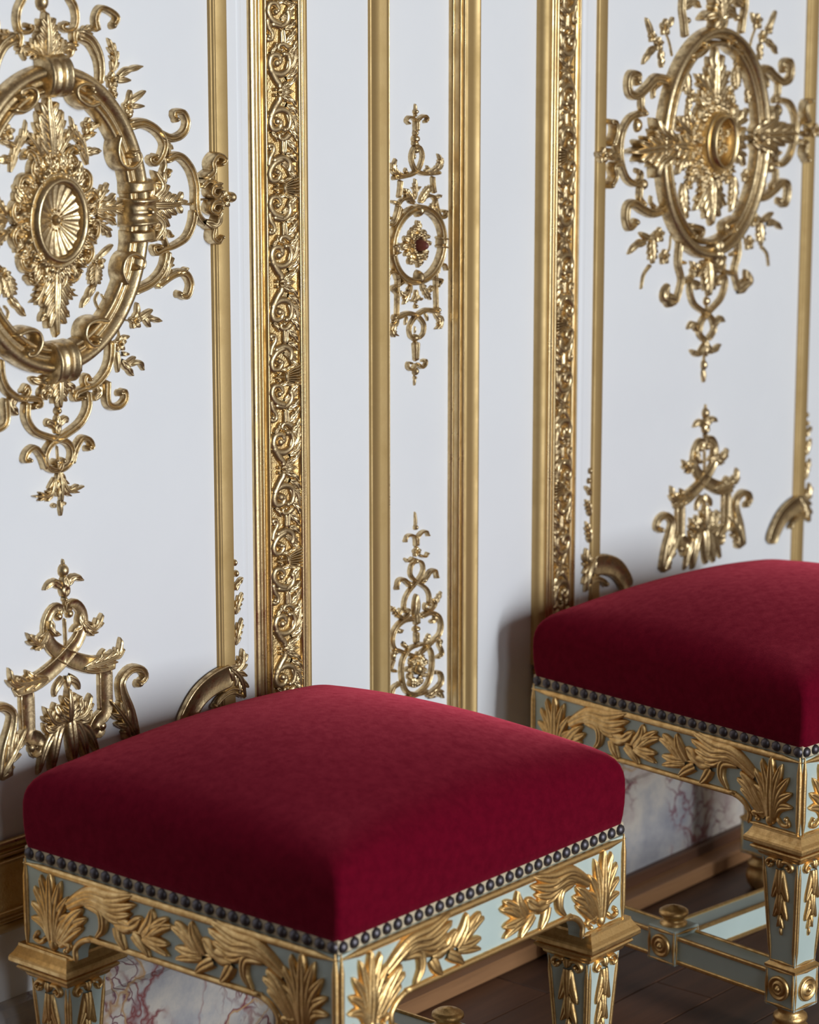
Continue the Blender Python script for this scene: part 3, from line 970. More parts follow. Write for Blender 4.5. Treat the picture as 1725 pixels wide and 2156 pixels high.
B.L([(455, 850), (505, 885), (522, 935)], 60, 1, 8)
B.L([(450, 840), (448, 930)], 56, 1, 8, 0)
B.L([(470, 1120), (475, 1250), (480, 1420)], 110, 1, 12, 0, 0, 'flute')
B.L([(478, 1120), (530, 1220), (570, 1400)], 100, 1, 11, 1, 0, 'flute')
B.L([(482, 1130), (580, 1200), (650, 1360)], 80, 1, 9, 1, 0, 'flute')
B2 = copy_tree(B.root)
B2.location.x += PANEL
B2['label'] = 'gilded canopy ornament with crossed bands rising behind the far stool'

# ---------------- medallion on the right panel
UR = 0.00070/3.45
R = Ornament('wall_medallion', 'gilded oval medallion with leaf clasps and raised oval boss above the far stool', 'medallion', 1225, 0, 3.45, 0.003, XR, UR*1.05, 'carved medallions on the large panels', rise=.010)
big_ring(R, CZ_RING, .1320, .1600, .0185)
R.L([(545, 265), (522, 195), (498, 128)], 44)
R.F((545, 268), 42)
R.F((640, 200), 60)
R.L([(668, 195), (692, 122)], 34)
R.F((592, 322), 50)
R.L([(565, 345), (512, 400), (474, 468)], 58, 2)
R.L([(610, 365), (610, 492)], 66, 2)
R.S([(692, 412), (672, 310), (640, 225)], 16, 12, 4, 1, 'r', name='stem')
R.S([(650, 585), (560, 572), (500, 630), (430, 692), (372, 680), (358, 600), (378, 538), (432, 545), (425, 598)], 72, 44, 11, 1, 'g', True, 0, 'leaf_scroll', wm=62)
R.S([(612, 590), (552, 650), (545, 722)], 44, 20, 8)
R.S([(458, 690), (458, 780), (485, 825)], 48, 40, 9, 1, 'g', True)
R.S([(452, 825), (370, 862), (320, 950), (300, 1060), (306, 1180), (342, 1290), (400, 1335), (448, 1318)], 48, 46, 10)
R.B((440, 912), 42, 9, ry=50)
R.S([(445, 1320), (452, 1262), (425, 1240)], 40, 30, 9, 1, 'g', True)
R.B((482, 1342), 40, 9)
R.S([(300, 1160), (262, 1060), (215, 1050)], 36, 30, 8)
R.S([(215, 1060), (245, 965), (240, 892), (200, 882)], 48, 32, 9, 1, 'g', True, lift=0.0075)
R.S([(285, 1185), (232, 1210), (240, 1285), (208, 1350)], 48, 36, 9, 1, 'g', True, lift=0.0075)
R.F((150, 1130), 55, 10, lift=0.0075)
R.S([(212, 1080), (190, 1122), (220, 1152), (252, 1120)], 32, 22, 8, 1, 'g', True, lift=0.0075)
R.L([(670, 1050), (500, 1080), (328, 1107)], 160, 4, 29)
R.L([(665, 1030), (555, 960), (518, 855)], 110, 3, 27)
R.L([(665, 1100), (540, 1190), (518, 1295)], 110, 3, 27)
R.B((640, 1070), 46, 27, name='boss', ry=60)
R.L([(860, 1070), (760, 1060), (672, 1060)], 170, 3, 12)
R.L([(850, 1000), (750, 920), (700, 838)], 110, 3, 12)
R.L([(840, 1130), (750, 1170), (708, 1275)], 110, 3, 12)
R.L([(850, 960), (800, 860), (790, 790)], 90, 3, 12)
R.L([(850, 1180), (820, 1260), (780, 1300)], 90, 3, 12)
R.F((780, 500), 46)
R.L([(790, 530), (790, 600), (792, 690)], 90, 4, 9)
R.F((832, 702), 50)
R.L([(690, 690), (692, 805)], 66, 2)
R.L([(822, 700), (800, 805)], 66, 2)
R.F((810, 1335), 50)
R.F((680, 1352), 50)
R.L([(770, 1340), (772, 1470), (792, 1592)], 90, 4, 9)
R.L([(985, 830), (985, 600), (985, 325)], 210, 6, 14, 0)
R.L([(965, 720), (905, 620), (848, 535)], 96, 3, 11)
R.L([(960, 780), (900, 720), (880, 650)], 90, 3, 11)
R.L([(962, 1230), (960, 1450), (955, 1645)], 210, 5, 14, 0)
R.L([(940, 1280), (892, 1420), (838, 1535)], 96, 3, 11)
cR = (0.002, CZ_RING+.002)
rocaille(R, cR, .0440, .0560, 40, .019, .015, .013, 11, 12)
rocaille(R, cR, .0370, .0470, 40, .012, .012, .018, 13)
R.add('boss_rim', stroke([(cR[0]+.031*math.cos(t), cR[1]+.039*math.sin(t)) for t in np.linspace(0, 2*math.pi, 49)], .013, .013, .034, 'k', True, step=.004), False, 'gold_bright')
rb = random.Random(4)
R.add('boss_relief', join(dome(cR, .027, .035, .022, 24, 5, .5), *[stroke([(cR[0]+a, cR[1]+b), (cR[0]+a+.008, cR[1]+b+.005), (cR[0]+a+.004, cR[1]+b+.012)], .005, .004, .026, 'r', ball=True) for a, b in [(rb.uniform(-.017, .010), rb.uniform(-.024, .014)) for _ in range(11)]]), False)
R.L([(1010, 215), (950, 110), (868, 140)], 84, 2, 24)
R.L([(1010, 230), (1000, 100), (975, -80)], 150, 5, 22, 0)
R.L([(1000, 60), (1080, 60), (1130, 110)], 80, 2, 16, 0)
R.S([(775, 275), (765, 160), (752, 60), (762, -60)], 52, 40, 10)
R.B((802, 150), 26, 8)
R.L([(770, 60), (840, 15), (888, 55)], 70, 2, 10)
R.S([(780, 420), (860, 385), (905, 335), (870, 320)], 56, 40, 18, 1, 'g', True, 0, 'volute')
R.S([(770, 330), (860, 350), (845, 410), (800, 400)], 50, 40, 18, 1, 'g', True, 1311, 'volute')
R.S([(735, 440), (722, 600), (745, 720), (722, 830), (702, 892)], 52, 36, 10, 1, 'g', False, 1311)
R.L([(712, 885), (630, 850), (655, 755)], 110, 2, 11, 1, 1311)
R.S([(725, 590), (770, 600)], 36, 26, 8, 1, 'g', True, 1311)
R.S([(750, 745), (820, 705), (832, 655)], 44, 34, 9, 1, 'g', True, 1311)
R.S([(865, 800), (862, 750), (820, 745), (810, 810), (840, 900), (915, 958), (970, 1010), (982, 1090), (940, 1160)], 40, 38, 9, 1, 'g', False, 1311)
R.L([(890, 1090), (835, 1050), (798, 1080)], 70, 2, 9, 1, 1311)
R.L([(948, 580), (945, 720), (940, 845)], 130, 4, 13, 0, 1311)
R.L([(940, 600), (860, 655), (818, 585)], 84, 3, 11, 1, 1311)
R.L([(990, 420), (965, 520), (948, 600)], 110, 2, 26, 0, 1311)
R.B((940, 880), 34, 8, 0, 1311)
R.S([(940, 880), (938, 950)], 16, 14, 5, 0, 'r', False, 1311, 'stem')
R.L([(930, 1160), (930, 1280)], 70, 2, 9, 0, 1311)
R.L([(925, 1190), (880, 1262), (818, 1238)], 60, 2, 9, 1, 1311)
R.B((920, 1345), 28, 8, 0, 1311, ry=40)
R.L([(917, 1380), (915, 1472)], 40, 1, 7, 0, 1311)
R.S([(922, 1270), (918, 1400)], 16, 14, 5, 0, 'r', False, 1311, 'stem')
R.F((592, 400), 56, 9, 1, 1311)
R.L([(525, 425), (448, 382)], 52, 1, 8, 1, 1311)
R.L([(495, 455), (430, 470), (368, 538)], 62, 2, 8, 1, 1311)
R.L([(545, 440), (542, 520), (540, 610)], 90, 3, 9, 1, 1311)
R.S([(532, 615), (482, 690), (462, 795)], 28, 10, 6, 1, 'r', False, 1311, 'tendril')
R.F((630, 560), 56, 9, 1, 1311)
R.S([(682, 400), (672, 500), (640, 545)], 14, 12, 4, 1, 'r', False, 1311, 'stem')
R.L([(605, 370), (560, 400), (500, 440)], 50, 2, 8, 1, 1311)
R.S([(622, 212), (540, 240), (460, 210), (400, 170), (352, 192), (343, 280), (365, 345), (412, 305)], 66, 48, 11, 1, 'g', True, 1311, 'leaf_scroll', wm=62)
R.S([(448, 40), (446, 130), (475, 175)], 46, 40, 9, 1, 'g', True, 1311)
R.S([(560, 200), (530, 160), (532, 110)], 34, 14, 7, 1, 'g', False, 1311)

# ---------------- narrow pilaster ornament, upper
UM = 0.00060/6.736
P_ = Ornament('pilaster_ornament', 'slender gilded ornament with small oval ring and dark red boss on the pilaster', 'ornament', 780, 200, 6.736, 0.0134, CX-.004, UM*1.06, 'gilded ornaments on the narrow pilaster', rise=.005)
P_.L([(665, 230), (664, 180), (660, 125)], 40, 1, 5, 0)
P_.B((665, 238), 46, 7, 0, ry=40)
P_.B((660, 290), 24, 6, 0)
P_.S([(680, 370), (735, 312), (790, 295), (822, 340), (790, 380)], 46, 36, 7, 1, 'g', True)
P_.S([(665, 350), (662, 530)], 92, 76, 8, 0, 'g', name='stem')
P_.B((660, 540), 44, 8, 0)
P_.B((660, 625), 74, 9, 0, ry=60)
P_.B((655, 690), 62, 8, 0, ry=40)
P_.S([(640, 720), (715, 745), (752, 850), (735, 960), (690, 1060), (600, 1125), (480, 1155), (370, 1170)], 44, 76, 7, 1, 'g', False, 0, 'band')
P_.B((658, 785), 66, 9, 0, ry=52)
P_.L([(655, 840), (650, 915)], 30, 1, 5, 0)
P_.L([(840, 1120), (950, 1060), (1005, 960), (972, 832)], 84, 4, 9)
P_.L([(790, 1080), (830, 1050), (822, 1000)], 40, 2, 7)
P_.B((985, 1105), 34, 8)
P_.S([(900, 1150), (905, 1260), (925, 1400)], 58, 52, 7, 1, 'g', name='post')
P_.L([(655, 1480), (655, 1330), (650, 1185)], 64, 3, 7, 0)
P_.L([(662, 1390), (700, 1325), (738, 1298)], 44, 1, 6)
P_.L([(720, 1520), (790, 1410), (862, 1275)], 100, 4, 9)
P_.S([(715, 1530), (790, 1445), (880, 1432), (935, 1500), (900, 1570)], 52, 40, 8, 1, 'g', True)
P_.L([(930, 1470), (1022, 1420)], 62, 2, 8)
P_.S([(925, 1500), (955, 1620), (1005, 1730), (1070, 1725), (1085, 1655), (1045, 1645)], 70, 40, 8, 1, 'g', True)
P_.L([(880, 1560), (940, 1640), (950, 1720)], 90, 3, 8)
cz0 = P_.pt(690, 2125)
P_.add('ring', stroke([(0.0515*math.cos(t), cz0[1]+.0475*1.0*math.sin(t)*1.0) for t in np.linspace(0, 2*math.pi, 61)], .0100, .0100, .011, 'g', True, step=.004), False)
P_.B((1000, 2085), 62, 14, name='clasp', ry=90)
P_.S([(950, 2020), (1060, 2040)], 40, 40, 14, 1, 'r', name='strap')
P_.S([(950, 2140), (1060, 2160)], 40, 40, 14, 1, 'r', name='strap')
P_.B((685, 1640), 70, 14, 0, 0, 'clasp', ry=95)
P_.B((690, 2590), 74, 14, 0, 0, 'clasp', ry=110)
rocaille(P_, (0, cz0[1]), .014, .0165, 16, .013, .012, .008, 21)
rocaille(P_, (0, cz0[1]), .009, .012, 12, .010, .010, .013, 23)
P_.L([(680, 1900), (680, 1780)], 60, 2, 8, 0)
P_.L([(690, 2330), (690, 2450)], 60, 2, 8, 0)
P_.B((690, 2130), 78, 21, 0, 0, 'boss', 'bole', ry=92)
DY = 2021
P_.S([(945, 520), (985, 400), (1055, 385), (1085, 450)], 56, 40, 8, 1, 'g', True, DY)
P_.S([(940, 480), (945, 800), (950, 1020)], 60, 52, 7, 1, 'g', False, DY, 'post')
P_.L([(745, 660), (800, 770), (862, 890)], 90, 3, 8, 1, DY)
P_.S([(860, 560), (930, 590), (1015, 605), (960, 690)], 50, 40, 8, 1, 'g', True, DY)
P_.L([(900, 690), (850, 760), (780, 760)], 70, 2, 8, 1, DY)
P_.L([(672, 740), (667, 850), (665, 940)], 76, 2, 7, 0, DY)
P_.L([(675, 800), (720, 880), (758, 855)], 50, 1, 7, 1, DY)
P_.B((665, 980), 36, 7, 0, DY)
P_.S([(655, 1450), (582, 1400), (568, 1280), (620, 1170), (700, 1085), (800, 1035), (900, 1040), (985, 1040)], 44, 84, 7, 1, 'g', False, DY, 'band')
P_.L([(930, 1060), (1000, 1150), (995, 1240), (935, 1305)], 96, 3, 9, 1, DY)
P_.L([(800, 1080), (822, 1140), (828, 1190)], 34, 1, 6, 1, DY)
P_.B((980, 1030), 46, 8, 1, DY)
P_.B((660, 1425), 70, 8, 0, DY, ry=56)
P_.L([(660, 1360), (660, 1260)], 24, 1, 4, 0, DY)
P_.S([(660, 1470), (660, 1620), (660, 1760)], 130, 70, 8, 0, 'g', False, DY, 'stem')
P_.S([(680, 1785), (740, 1845), (795, 1800), (795, 1738), (755, 1750)], 48, 34, 7, 1, 'g', True, DY)
P_.B((660, 1900), 50, 8, 0, DY, ry=64)
P_.B((655, 1990), 28, 6, 0, DY)
P_.L([(653, 1990), (648, 2105)], 26, 1, 5, 0, DY)

# ---------------- narrow pilaster ornament, lower
UQ = 0.00060/5.014
Q = Ornament('pilaster_ornament', 'slender gilded interlaced scroll ornament low on the pilaster between the stools', 'ornament', 780, 1070, 5.014, 0.0134, CX-.004, UQ*1.06, 'gilded ornaments on the narrow pilaster', rise=.005)
Q.L([(492, 230), (495, 150), (490, 40)], 30, 1, 5, 0)
Q.B((495, 205), 28, 7, 0, ry=32)
Q.S([(505, 310), (550, 258), (598, 245), (618, 285)], 34, 26, 7, 1, 'g', True)
Q.S([(493, 290), (495, 410)], 66, 54, 8, 0, 'g', name='stem')
Q.F((500, 462), 58, 9, 0)
Q.S([(535, 500), (588, 512), (612, 478)], 32, 24, 7, 1, 'g', True)
Q.B((493, 560), 34, 8, 0)
Q.S([(495, 548), (552, 575), (566, 650), (535, 725), (480, 800), (405, 895), (368, 985), (362, 1095)], 34, 40, 7, 1, 'g', False, 0, 'band')
Q.S([(545, 790), (600, 725), (640, 672), (690, 660), (708, 725)], 58, 36, 8, 1, 'g', True, 0, 'leaf_scroll')
Q.B((575, 760), 34, 9)
Q.L([(672, 1050), (728, 950), (758, 878)], 54, 3, 7)
Q.S([(660, 960), (685, 1015), (640, 1075), (588, 1060), (590, 1015), (622, 1020)], 44, 30, 8, 1, 'g', True)
Q.L([(495, 1130), (495, 1020), (495, 905)], 120, 1, 9, 0)
Q.S([(495, 1100), (500, 1240)], 84, 74, 8, 0, 'g', name='stem')
Q.B((497, 1275), 54, 9, 0, ry=34)
Q.S([(495, 1300), (495, 1430)], 60, 54, 8, 0, 'g', name='stem')
Q.S([(535, 1145), (640, 1105), (722, 1140), (752, 1230), (735, 1330), (670, 1400), (580, 1490), (480, 1580), (420, 1610)], 60, 40, 8, 1, 'g', False, 0, 'band', wm=48)
Q.L([(720, 1120), (680, 1190), (640, 1200)], 66, 2, 8)
Q.L([(690, 1370), (740, 1400), (730, 1460)], 80, 2, 8)
Q.S([(735, 1440), (765, 1530), (722, 1575)], 40, 36, 7, 1, 'g', True)
Q.L([(640, 1330), (620, 1370), (590, 1420)], 60, 2, 7)
Q.S([(490, 1450), (580, 1440), (648, 1520), (655, 1680), (612, 1850), (505, 1960), (380, 2010)], 40, 50, 8, 1, 'g', False, 0, 'band')
cq = Q.pt(495, 1720)
rocaille(Q, (0, cq[1]), .010, .0125, 13, .012, .012, .009, 31)
Q.add('boss', dome((0, cq[1]+.003), .007, .009, .013), False)
Q.L([(495, 1640), (490, 1580)], 70, 2, 8, 0)
Q.S([(600, 1985), (700, 1910), (757, 1830), (742, 1742), (680, 1735)], 62, 42, 8, 1, 'g', True, 0, 'leaf_scroll')
Q.L([(630, 2000), (720, 1930), (775, 2010)], 90, 3, 9)

#==================================================================== STOOLS
SW, SD = 0.50, 0.4703
def make_stool():
    root = empty('stool')
    hx, hy = SW/2, SD/2
    SIDES = {
        'front': (SW, lambda u, z, h: (u-hx, -hy-h, z)),
        'left': (SD, lambda u, z, h: (-hx-h, hy-u, z)),
        'right': (SD, lambda u, z, h: (hx+h, -hy+u, z)),
        'back': (SW, lambda u, z, h: (hx-u, hy+h, z)),
    }
    def onside(mapf, vf):
        v, f = vf
        v = np.asarray(v, float)
        x, y, z = mapf(v[:, 0], v[:, 1], v[:, 2])
        one = np.ones(len(v))
        return np.stack([x*one, y*one, z*one], 1), f
    # cushion: rounded, slightly crowned box
    def rrect(ax, ay, rc, n_=14, m_=26):
        """closed outline of a rounded rectangle with a fixed number of points"""
        out = []
        for (cx_, cy_, a0) in ((ax-rc, ay-rc, 0), (-ax+rc, ay-rc, 1), (-ax+rc, -ay+rc, 2), (ax-rc, -ay+rc, 3)):
            for i in range(n_):
                a = (a0+i/(n_-1))*math.pi/2
                out.append((cx_+rc*math.cos(a), cy_+rc*math.sin(a)))
            nx = [(-ax+rc, ay), (-ax, -ay+rc), (ax-rc, -ay), (ax, ay-rc)][a0]
            p = out[-1]
            for i in range(1, m_):
                out.append((p[0]+(nx[0]-p[0])*i/m_, p[1]+(nx[1]-p[1])*i/m_))
        return out
    prof = [(.005, .412), (.0012, .4145), (.0000, .424), (-.0010, .438), (-.0014, .452), (-.0012, .466), (.0000, .4755), (.0022, .4835), (.0060, .4905), (.0115, .4960), (.0190, .5000), (.0290, .5028), (.0400, .5042)]
    prof += [(.040+t*(hy-.0405), .5042) for t in (.07, .14, .22, .31, .41, .52, .64, .76, .88, 1.0)]
    V, Fc = [], []
    for d_, z in prof:
        rc = .0065+(.012*min(1, max(0, (d_+.001)/.02)))
        ax, ay = hx-d_, hy-d_
        rc = min(rc, ay*.9)
        for x, y in rrect(ax, ay, max(rc, .0002)):
            zz = z
            if z > .46:
                k = min(1, (z-.46)/.04)
                zz += .050*k*max(0, 1-(abs(x)/(hx+.002))**2.2)*max(0, 1-(abs(y)/(hy+.002))**2.2)
            V.append((x, y, zz))
    L_ = len(V)//len(prof)
    for i in range(len(prof)-1):
        for j in range(L_):
            Fc.append((i*L_+j, i*L_+(j+1) % L_, (i+1)*L_+(j+1) % L_, (i+1)*L_+j))
    Fc.append(tuple(range((len(prof)-1)*L_, len(prof)*L_)))
    cu = mesh_obj('cushion', V, Fc, M['velvet'], root)
    # cream gimp with dome nails
    e = .0015
    v, f = join(box(-hx-e+.003, hx+e-.003, -hy-e+.003, hy+e-.003, .399, .4165, .002))
    gimp = mesh_obj('gimp_trim', v, f, M['cream'], root, False)
    nv, nf = dome((0, 0), .0068, .0068, .0052, 10, 4)
    nv = np.asarray(nv)
    for sname, (wd_, mp) in SIDES.items():
        cnt = int(round(wd_/.0172))
        base_o = None
        for i in range(cnt):
            u = (i+.5)*wd_/cnt
            if base_o is None:
                w_, f_ = onside(mp, (np.stack([nv[:, 0]+u, nv[:, 1]+.4078, nv[:, 2]-.0015], 1), nf))
                base_o = mesh_obj('nail', w_, f_, M['nail'], root)
                p0 = Vector(mp(u, .4078, 0))
            else:
                o = base_o.copy()
                COL.objects.link(o)
                o.parent = root
                o.location = Vector(mp(u, .4078, 0))-p0
    # apron boards with arched lower edge
    def zb(u, wd_):
        d = min(u, wd_-u)
        if d <= .080:
            return .297
        if d >= .115:
            return .3275
        t = (d-.080)/.035
        return .300+.0275*math.sqrt(max(0, 1-(1-t)**2))
    for sname, (wd_, mp) in SIDES.items():
        us = sorted(set([0, .04, .0799, .0801, .082, .085, .089, .094, .1, .107, .115]+[.115+(wd_-.23)*i/6 for i in range(1, 6)]+[wd_-x for x in (0, .04, .0799, .0801, .082, .085, .089, .094, .1, .107, .115)]))
        V, Fc = [], []
        for u in us:
            z = zb(u, wd_)
            V += [(u, .400, 0), (u, z, 0), (u, .400, -.020), (u, z, -.020)]
        for i in range(len(us)-1):
            a, b2 = i*4, i*4+4
            Fc += [(a, a+1, b2+1, b2), (a+1, a+3, b2+3, b2+1), (a+2, b2+2, b2+3, a+3), (a, b2, b2+2, a+2)]
        w_, f_ = onside(mp, (V, Fc))
        ap = mesh_obj('apron', w_, f_, M['green'], root, False)
        def sub(name, vf, mat='gold_stool'):
            w2, f2 = onside(mp, vf)
            return mesh_obj(name, w2, f2, M[mat], ap)
        g = .0045
        sub('top_bead', stroke([(0, .400-g), (wd_, .400-g)], .009, .009, .0042, 'r', step=.03))
        for k in (0, 1):
            x = g*.8 if k == 0 else wd_-g*.8
            sub('corner_bead', stroke([(x, .402), (x, .295)], .0072, .0072, .0042, 'r', step=.02))
        low_pts = [(u, zb(u, wd_)+.003) for u in np.r_[np.linspace(.0815, .115, 8), wd_/2, wd_-np.linspace(.115, .0815, 8)]]
        low_pts = [(.0835, .297)]+low_pts+[(wd_-.0835, .297)]
        V2, F2 = stroke(low_pts, .0075, .0075, .0042, 'r', step=.006)
        sub('arched_bead', (V2, F2))
        for k in (0, 1):
            sub('foot_bead', stroke([(.0, .2995), (.083, .2995)] if k == 0 else [(wd_-.083, .2995), (wd_, .2995)], .006, .006, .004, 'r', step=.01))
        # carving, drawn for the right half of the front and mirrored
        kx = .00031
        def q(x, y):
            a, b2 = on_wall(700+x/2.695, 1720+y/2.695, -0.5303-.004)
            a = a+.2894
            return (wd_-SW+a, b2)
        W1 = .00025
        pieces = []
        b0 = np.array(q(1532, 600)); tp = np.array(q(1540, 180))
        hgt = np.linalg.norm(tp-b0)
        pal = []
        for k_, (ang, ln_, wdt) in enumerate(((0.90, .50, .17), (0.62, .64, .19), (0.40, .80, .20), (0.20, .93, .20), (0.0, 1.0, .20))):
            for sd in ((-1, 1) if ang else (1,)):
                e1 = b0+hgt*ln_*np.array([math.sin(ang*sd), math.cos(ang)])
                m1 = b0+hgt*ln_*.55*np.array([math.sin(ang*sd*.55), math.cos(ang*.55)])
                if e1[0] > wd_-.006:
                    e1[0] = wd_-.006
                pal.append(blade([b0, m1, e1], hgt*wdt, .0050+.0009*k_, 1, .8, .10))
        pieces.append(('acanthus', join(*pal,
            blade([q(1500, 560), q(1440, 450), q(1385, 400)], 76*W1, .0072, 1, .8, .15),
            blade([q(1505, 575), q(1440, 490), q(1368, 455)], 76*W1, .0068, 1, .8, .15),
            blade([q(1505, 590), q(1445, 535), q(1385, 505)], 64*W1, .0060, 1, .8, .15))))
        pieces.append(('curl', stroke([q(1510, 560), q(1475, 585), q(1448, 605), q(1470, 628)], 30*W1, 24*W1, .005, 'r', ball=True)))
        pieces.append(('curl', stroke([q(1560, 545), q(1590, 570), q(1618, 545), q(1605, 520)], 28*W1, 22*W1, .005, 'r', ball=True)))
        pieces.append(('bead', dome(q(1528, 585), 26*W1, 34*W1, .007)))
        pieces.append(('scroll_leaf', join(
            blade([q(1460, 375), q(1350, 322), q(1250, 350), q(1140, 340)], 84*W1, .0085, 1, .6, .12),
            blade([q(1430, 360), q(1340, 340), q(1240, 400), q(1130, 395)], 80*W1, .0090, 1, .6, .12),
            blade([q(1400, 352), q(1310, 370), q(1230, 440), q(1150, 445)], 74*W1, .0085, 1, .6, .12),
            blade([q(1370, 355), q(1300, 390), q(1250, 460), q(1200, 490)], 60*W1, .0075, 1, .6, .12))))
        pieces.append(('tail', leaf([q(1370, 370), q(1300, 420), q(1290, 510), q(1325, 566)], 62*W1, .008, 1)))
        pieces.append(('stem', stroke([q(1330, 400), q(1230, 495), q(1090, 565)], 20*W1, 16*W1, .004, 'r', step=.004)))
        for P, w_1, lo in (([(1235, 490), (1160, 510), (1105, 470)], 84, 2), ([(1232, 510), (1210, 580), (1180, 645)], 66, 1), ([(1150, 560), (1100, 630), (1065, 692)], 62, 1)):
            pieces.append(('leaf', leaf([q(*p) for p in P], w_1*W1, .0065, lo)))
        for P, w_1 in (([(1105, 565), (1065, 500), (1052, 420)], 80), ([(1100, 565), (1020, 530), (955, 525)], 74), ([(1095, 570), (1010, 500), (975, 480)], 70), ([(1100, 575), (1030, 610), (972, 625)], 66), ([(1100, 580), (1030, 640), (972, 692)], 54)):
            pieces.append(('petal', leaf([q(*p) for p in P], w_1*W1, .007, 1)))
        for name, (v_, f_) in pieces:
            v_ = np.asarray(v_, float)
            sub(name, (v_, f_))
            v2 = v_.copy()
            v2[:, 0] = wd_-v2[:, 0]
            sub(name, (v2, f_))
    # legs
    def sq(c, half, z):
        return [(c[0]-half, c[1]-half, z), (c[0]+half, c[1]-half, z), (c[0]+half, c[1]+half, z), (c[0]-half, c[1]+half, z)]
    def loft(c, prof):
        V, Fc = [], []
        for half, z in prof:
            V += sq(c, half, z)
        m_ = len(prof)
        for i in range(m_-1):
            for j in range(4):
                Fc.append((i*4+j, i*4+(j+1) % 4, i*4+4+(j+1) % 4, i*4+4+j))
        Fc += [(3, 2, 1, 0), ((m_-1)*4, (m_-1)*4+1, (m_-1)*4+2, (m_-1)*4+3)]
        return V, Fc
    def lathe(c, prof, n_=24):
        V, Fc = [], []
        for r_, z in prof:
            for j in range(n_):
                a = 2*math.pi*j/n_
                V.append((c[0]+r_*math.cos(a), c[1]+r_*math.sin(a), z))
        for i in range(len(prof)-1):
            for j in range(n_):
                Fc.append((i*n_+j, i*n_+(j+1) % n_, (i+1)*n_+(j+1) % n_, (i+1)*n_+j))
        return V, Fc
    ins = .0330
    def leg_face(c, k):
        """map (a across, z, out) onto face k of a square post whose half width is given"""
        ca, sa = [(0, -1), (1, 0), (0, 1), (-1, 0)][k]
        tx, ty = -sa, ca
        return lambda a, z, hgt: (c[0]+ca*hgt+tx*a, c[1]+sa*hgt+ty*a, z)
    def rosette(r_):
        prof = [(1.0, .0), (1.0, .35), (.92, .55), (.80, .55), (.70, .30), (.60, .32), (.50, .62), (.38, .62), (.28, .40), (.20, .62), (.10, .85), (.01, .92)]
        return prof
    def put_rosette(mp, half, zc, r_, parent):
        V, Fc = [], []
        n_ = 20
        pr = rosette(r_)
        for rr, hh in pr:
            for j in range(n_):
                a = 2*math.pi*j/n_
                V.append(mp(rr*r_*math.cos(a), zc+rr*r_*math.sin(a), half+hh*r_*.55))
        for i in range(len(pr)-1):
            for j in range(n_):
                Fc.append((i*n_+j, i*n_+(j+1) % n_, (i+1)*n_+(j+1) % n_, (i+1)*n_+j))
        return mesh_obj('rosette', V, Fc, M['gold_stool'], parent)
    def block_frame(mp, half, z0_, z1_, parent, wb=.005):
        parts = []
        for vf in (stroke([(-half, z0_+wb/2), (half, z0_+wb/2)], wb, wb, .0022, 'r', step=.02), stroke([(-half, z1_-wb/2), (half, z1_-wb/2)], wb, wb, .0022, 'r', step=.02),
                   stroke([(-half+wb/2, z0_), (-half+wb/2, z1_)], wb, wb, .0022, 'r', step=.02), stroke([(half-wb/2, z0_), (half-wb/2, z1_)], wb, wb, .0022, 'r', step=.02)):
            v_, f_ = vf
            parts.append(([mp(p[0], p[1], half+p[2]) for p in v_], f_))
        return mesh_obj('block_edging', *join(*parts), M['gold_stool'], parent)
    for sx in (-1, 1):
        for sy in (-1, 1):
            c = (sx*(hx-ins), sy*(hy-ins))
            ht, hb = .0300, .0205
            v, f = loft(c, [(hb, .112), (ht, .262)])
            lg = mesh_obj('leg', v, f, M['green'], root, False)
            v, f = loft(c, [(.0390, .3005), (.0395, .2975), (.0405, .2955), (.0435, .2900), (.0465, .2865), (.0475, .2840), (.0475, .2800), (.0465, .2785), (.0410, .2775), (.0375, .2770), (.0370, .2750), (.0405, .2735), (.0415, .2715), (.0395, .2690), (.0365, .2665), (.0340, .2650), (.0330, .2620), (.0310, .2600)][::-1])
            mesh_obj('capital', v, f, M['gold_stool'], lg, False)
            v, f = loft(c, [(.0225, .0565), (.0238, .058), (.0238, .1105), (.0225, .112), (.0205, .1135)])
            mesh_obj('block', v, f, M['green'], lg, False)
            v, f = loft(c, [(.0240, .1085), (.0252, .1095), (.0252, .1125), (.0215, .1155), (.0208, .1165)])
            mesh_obj('collar', v, f, M['gold_stool'], lg, False)
            v, f = lathe(c, [(.018, .0575), (.019, .054), (.0165, .050), (.0165, .046), (.0215, .043), (.0225, .039), (.0205, .035), (.0185, .033), (.0235, .028), (.0245, .020), (.0225, .010), (.0175, .003), (.014, .0), (.001, .0)])
            mesh_obj('foot', v, f, M['gold_stool'], lg)
            for k in range(4):
                mp = leg_face(c, k)
                def shaft(a, z, o):
                    hh = hb+(ht-hb)*(z-.112)/.15
                    return mp(a, z, hh+o)
                parts = []
                for s_ in (-1, 1):
                    st = stroke([(s_*(hb-.0022), .1165), (s_*(ht-.0028), .258)], .0048, .0056, .0022, 'r', step=.02)
                    parts.append(([shaft(*p) for p in st[0]], st[1]))
                st = stroke([(-hb, .1185), (hb, .1185)], .005, .005, .0022, 'r', step=.02)
                parts.append(([shaft(*p) for p in st[0]], st[1]))
                mesh_obj('edging', *join(*parts), M['gold_stool'], lg)
                # small scrolled capital ornament and a drop of bellflowers
                cap = join(stroke([(-.004, .2575), (-.014, .2590), (-.0205, .2530), (-.0160, .2475), (-.0120, .2520)], .006, .0045, .0055, 'r', ball=True, step=.002),
                           stroke([(.004, .2575), (.014, .2590), (.0205, .2530), (.0160, .2475), (.0120, .2520)], .006, .0045, .0055, 'r', ball=True, step=.002),
                           leaf([(0, .2600), (0, .2480)], .012, .006, 1))
                mesh_obj('scrolled_ornament', [shaft(*p) for p in cap[0]], cap[1], M['gold_stool'], lg)
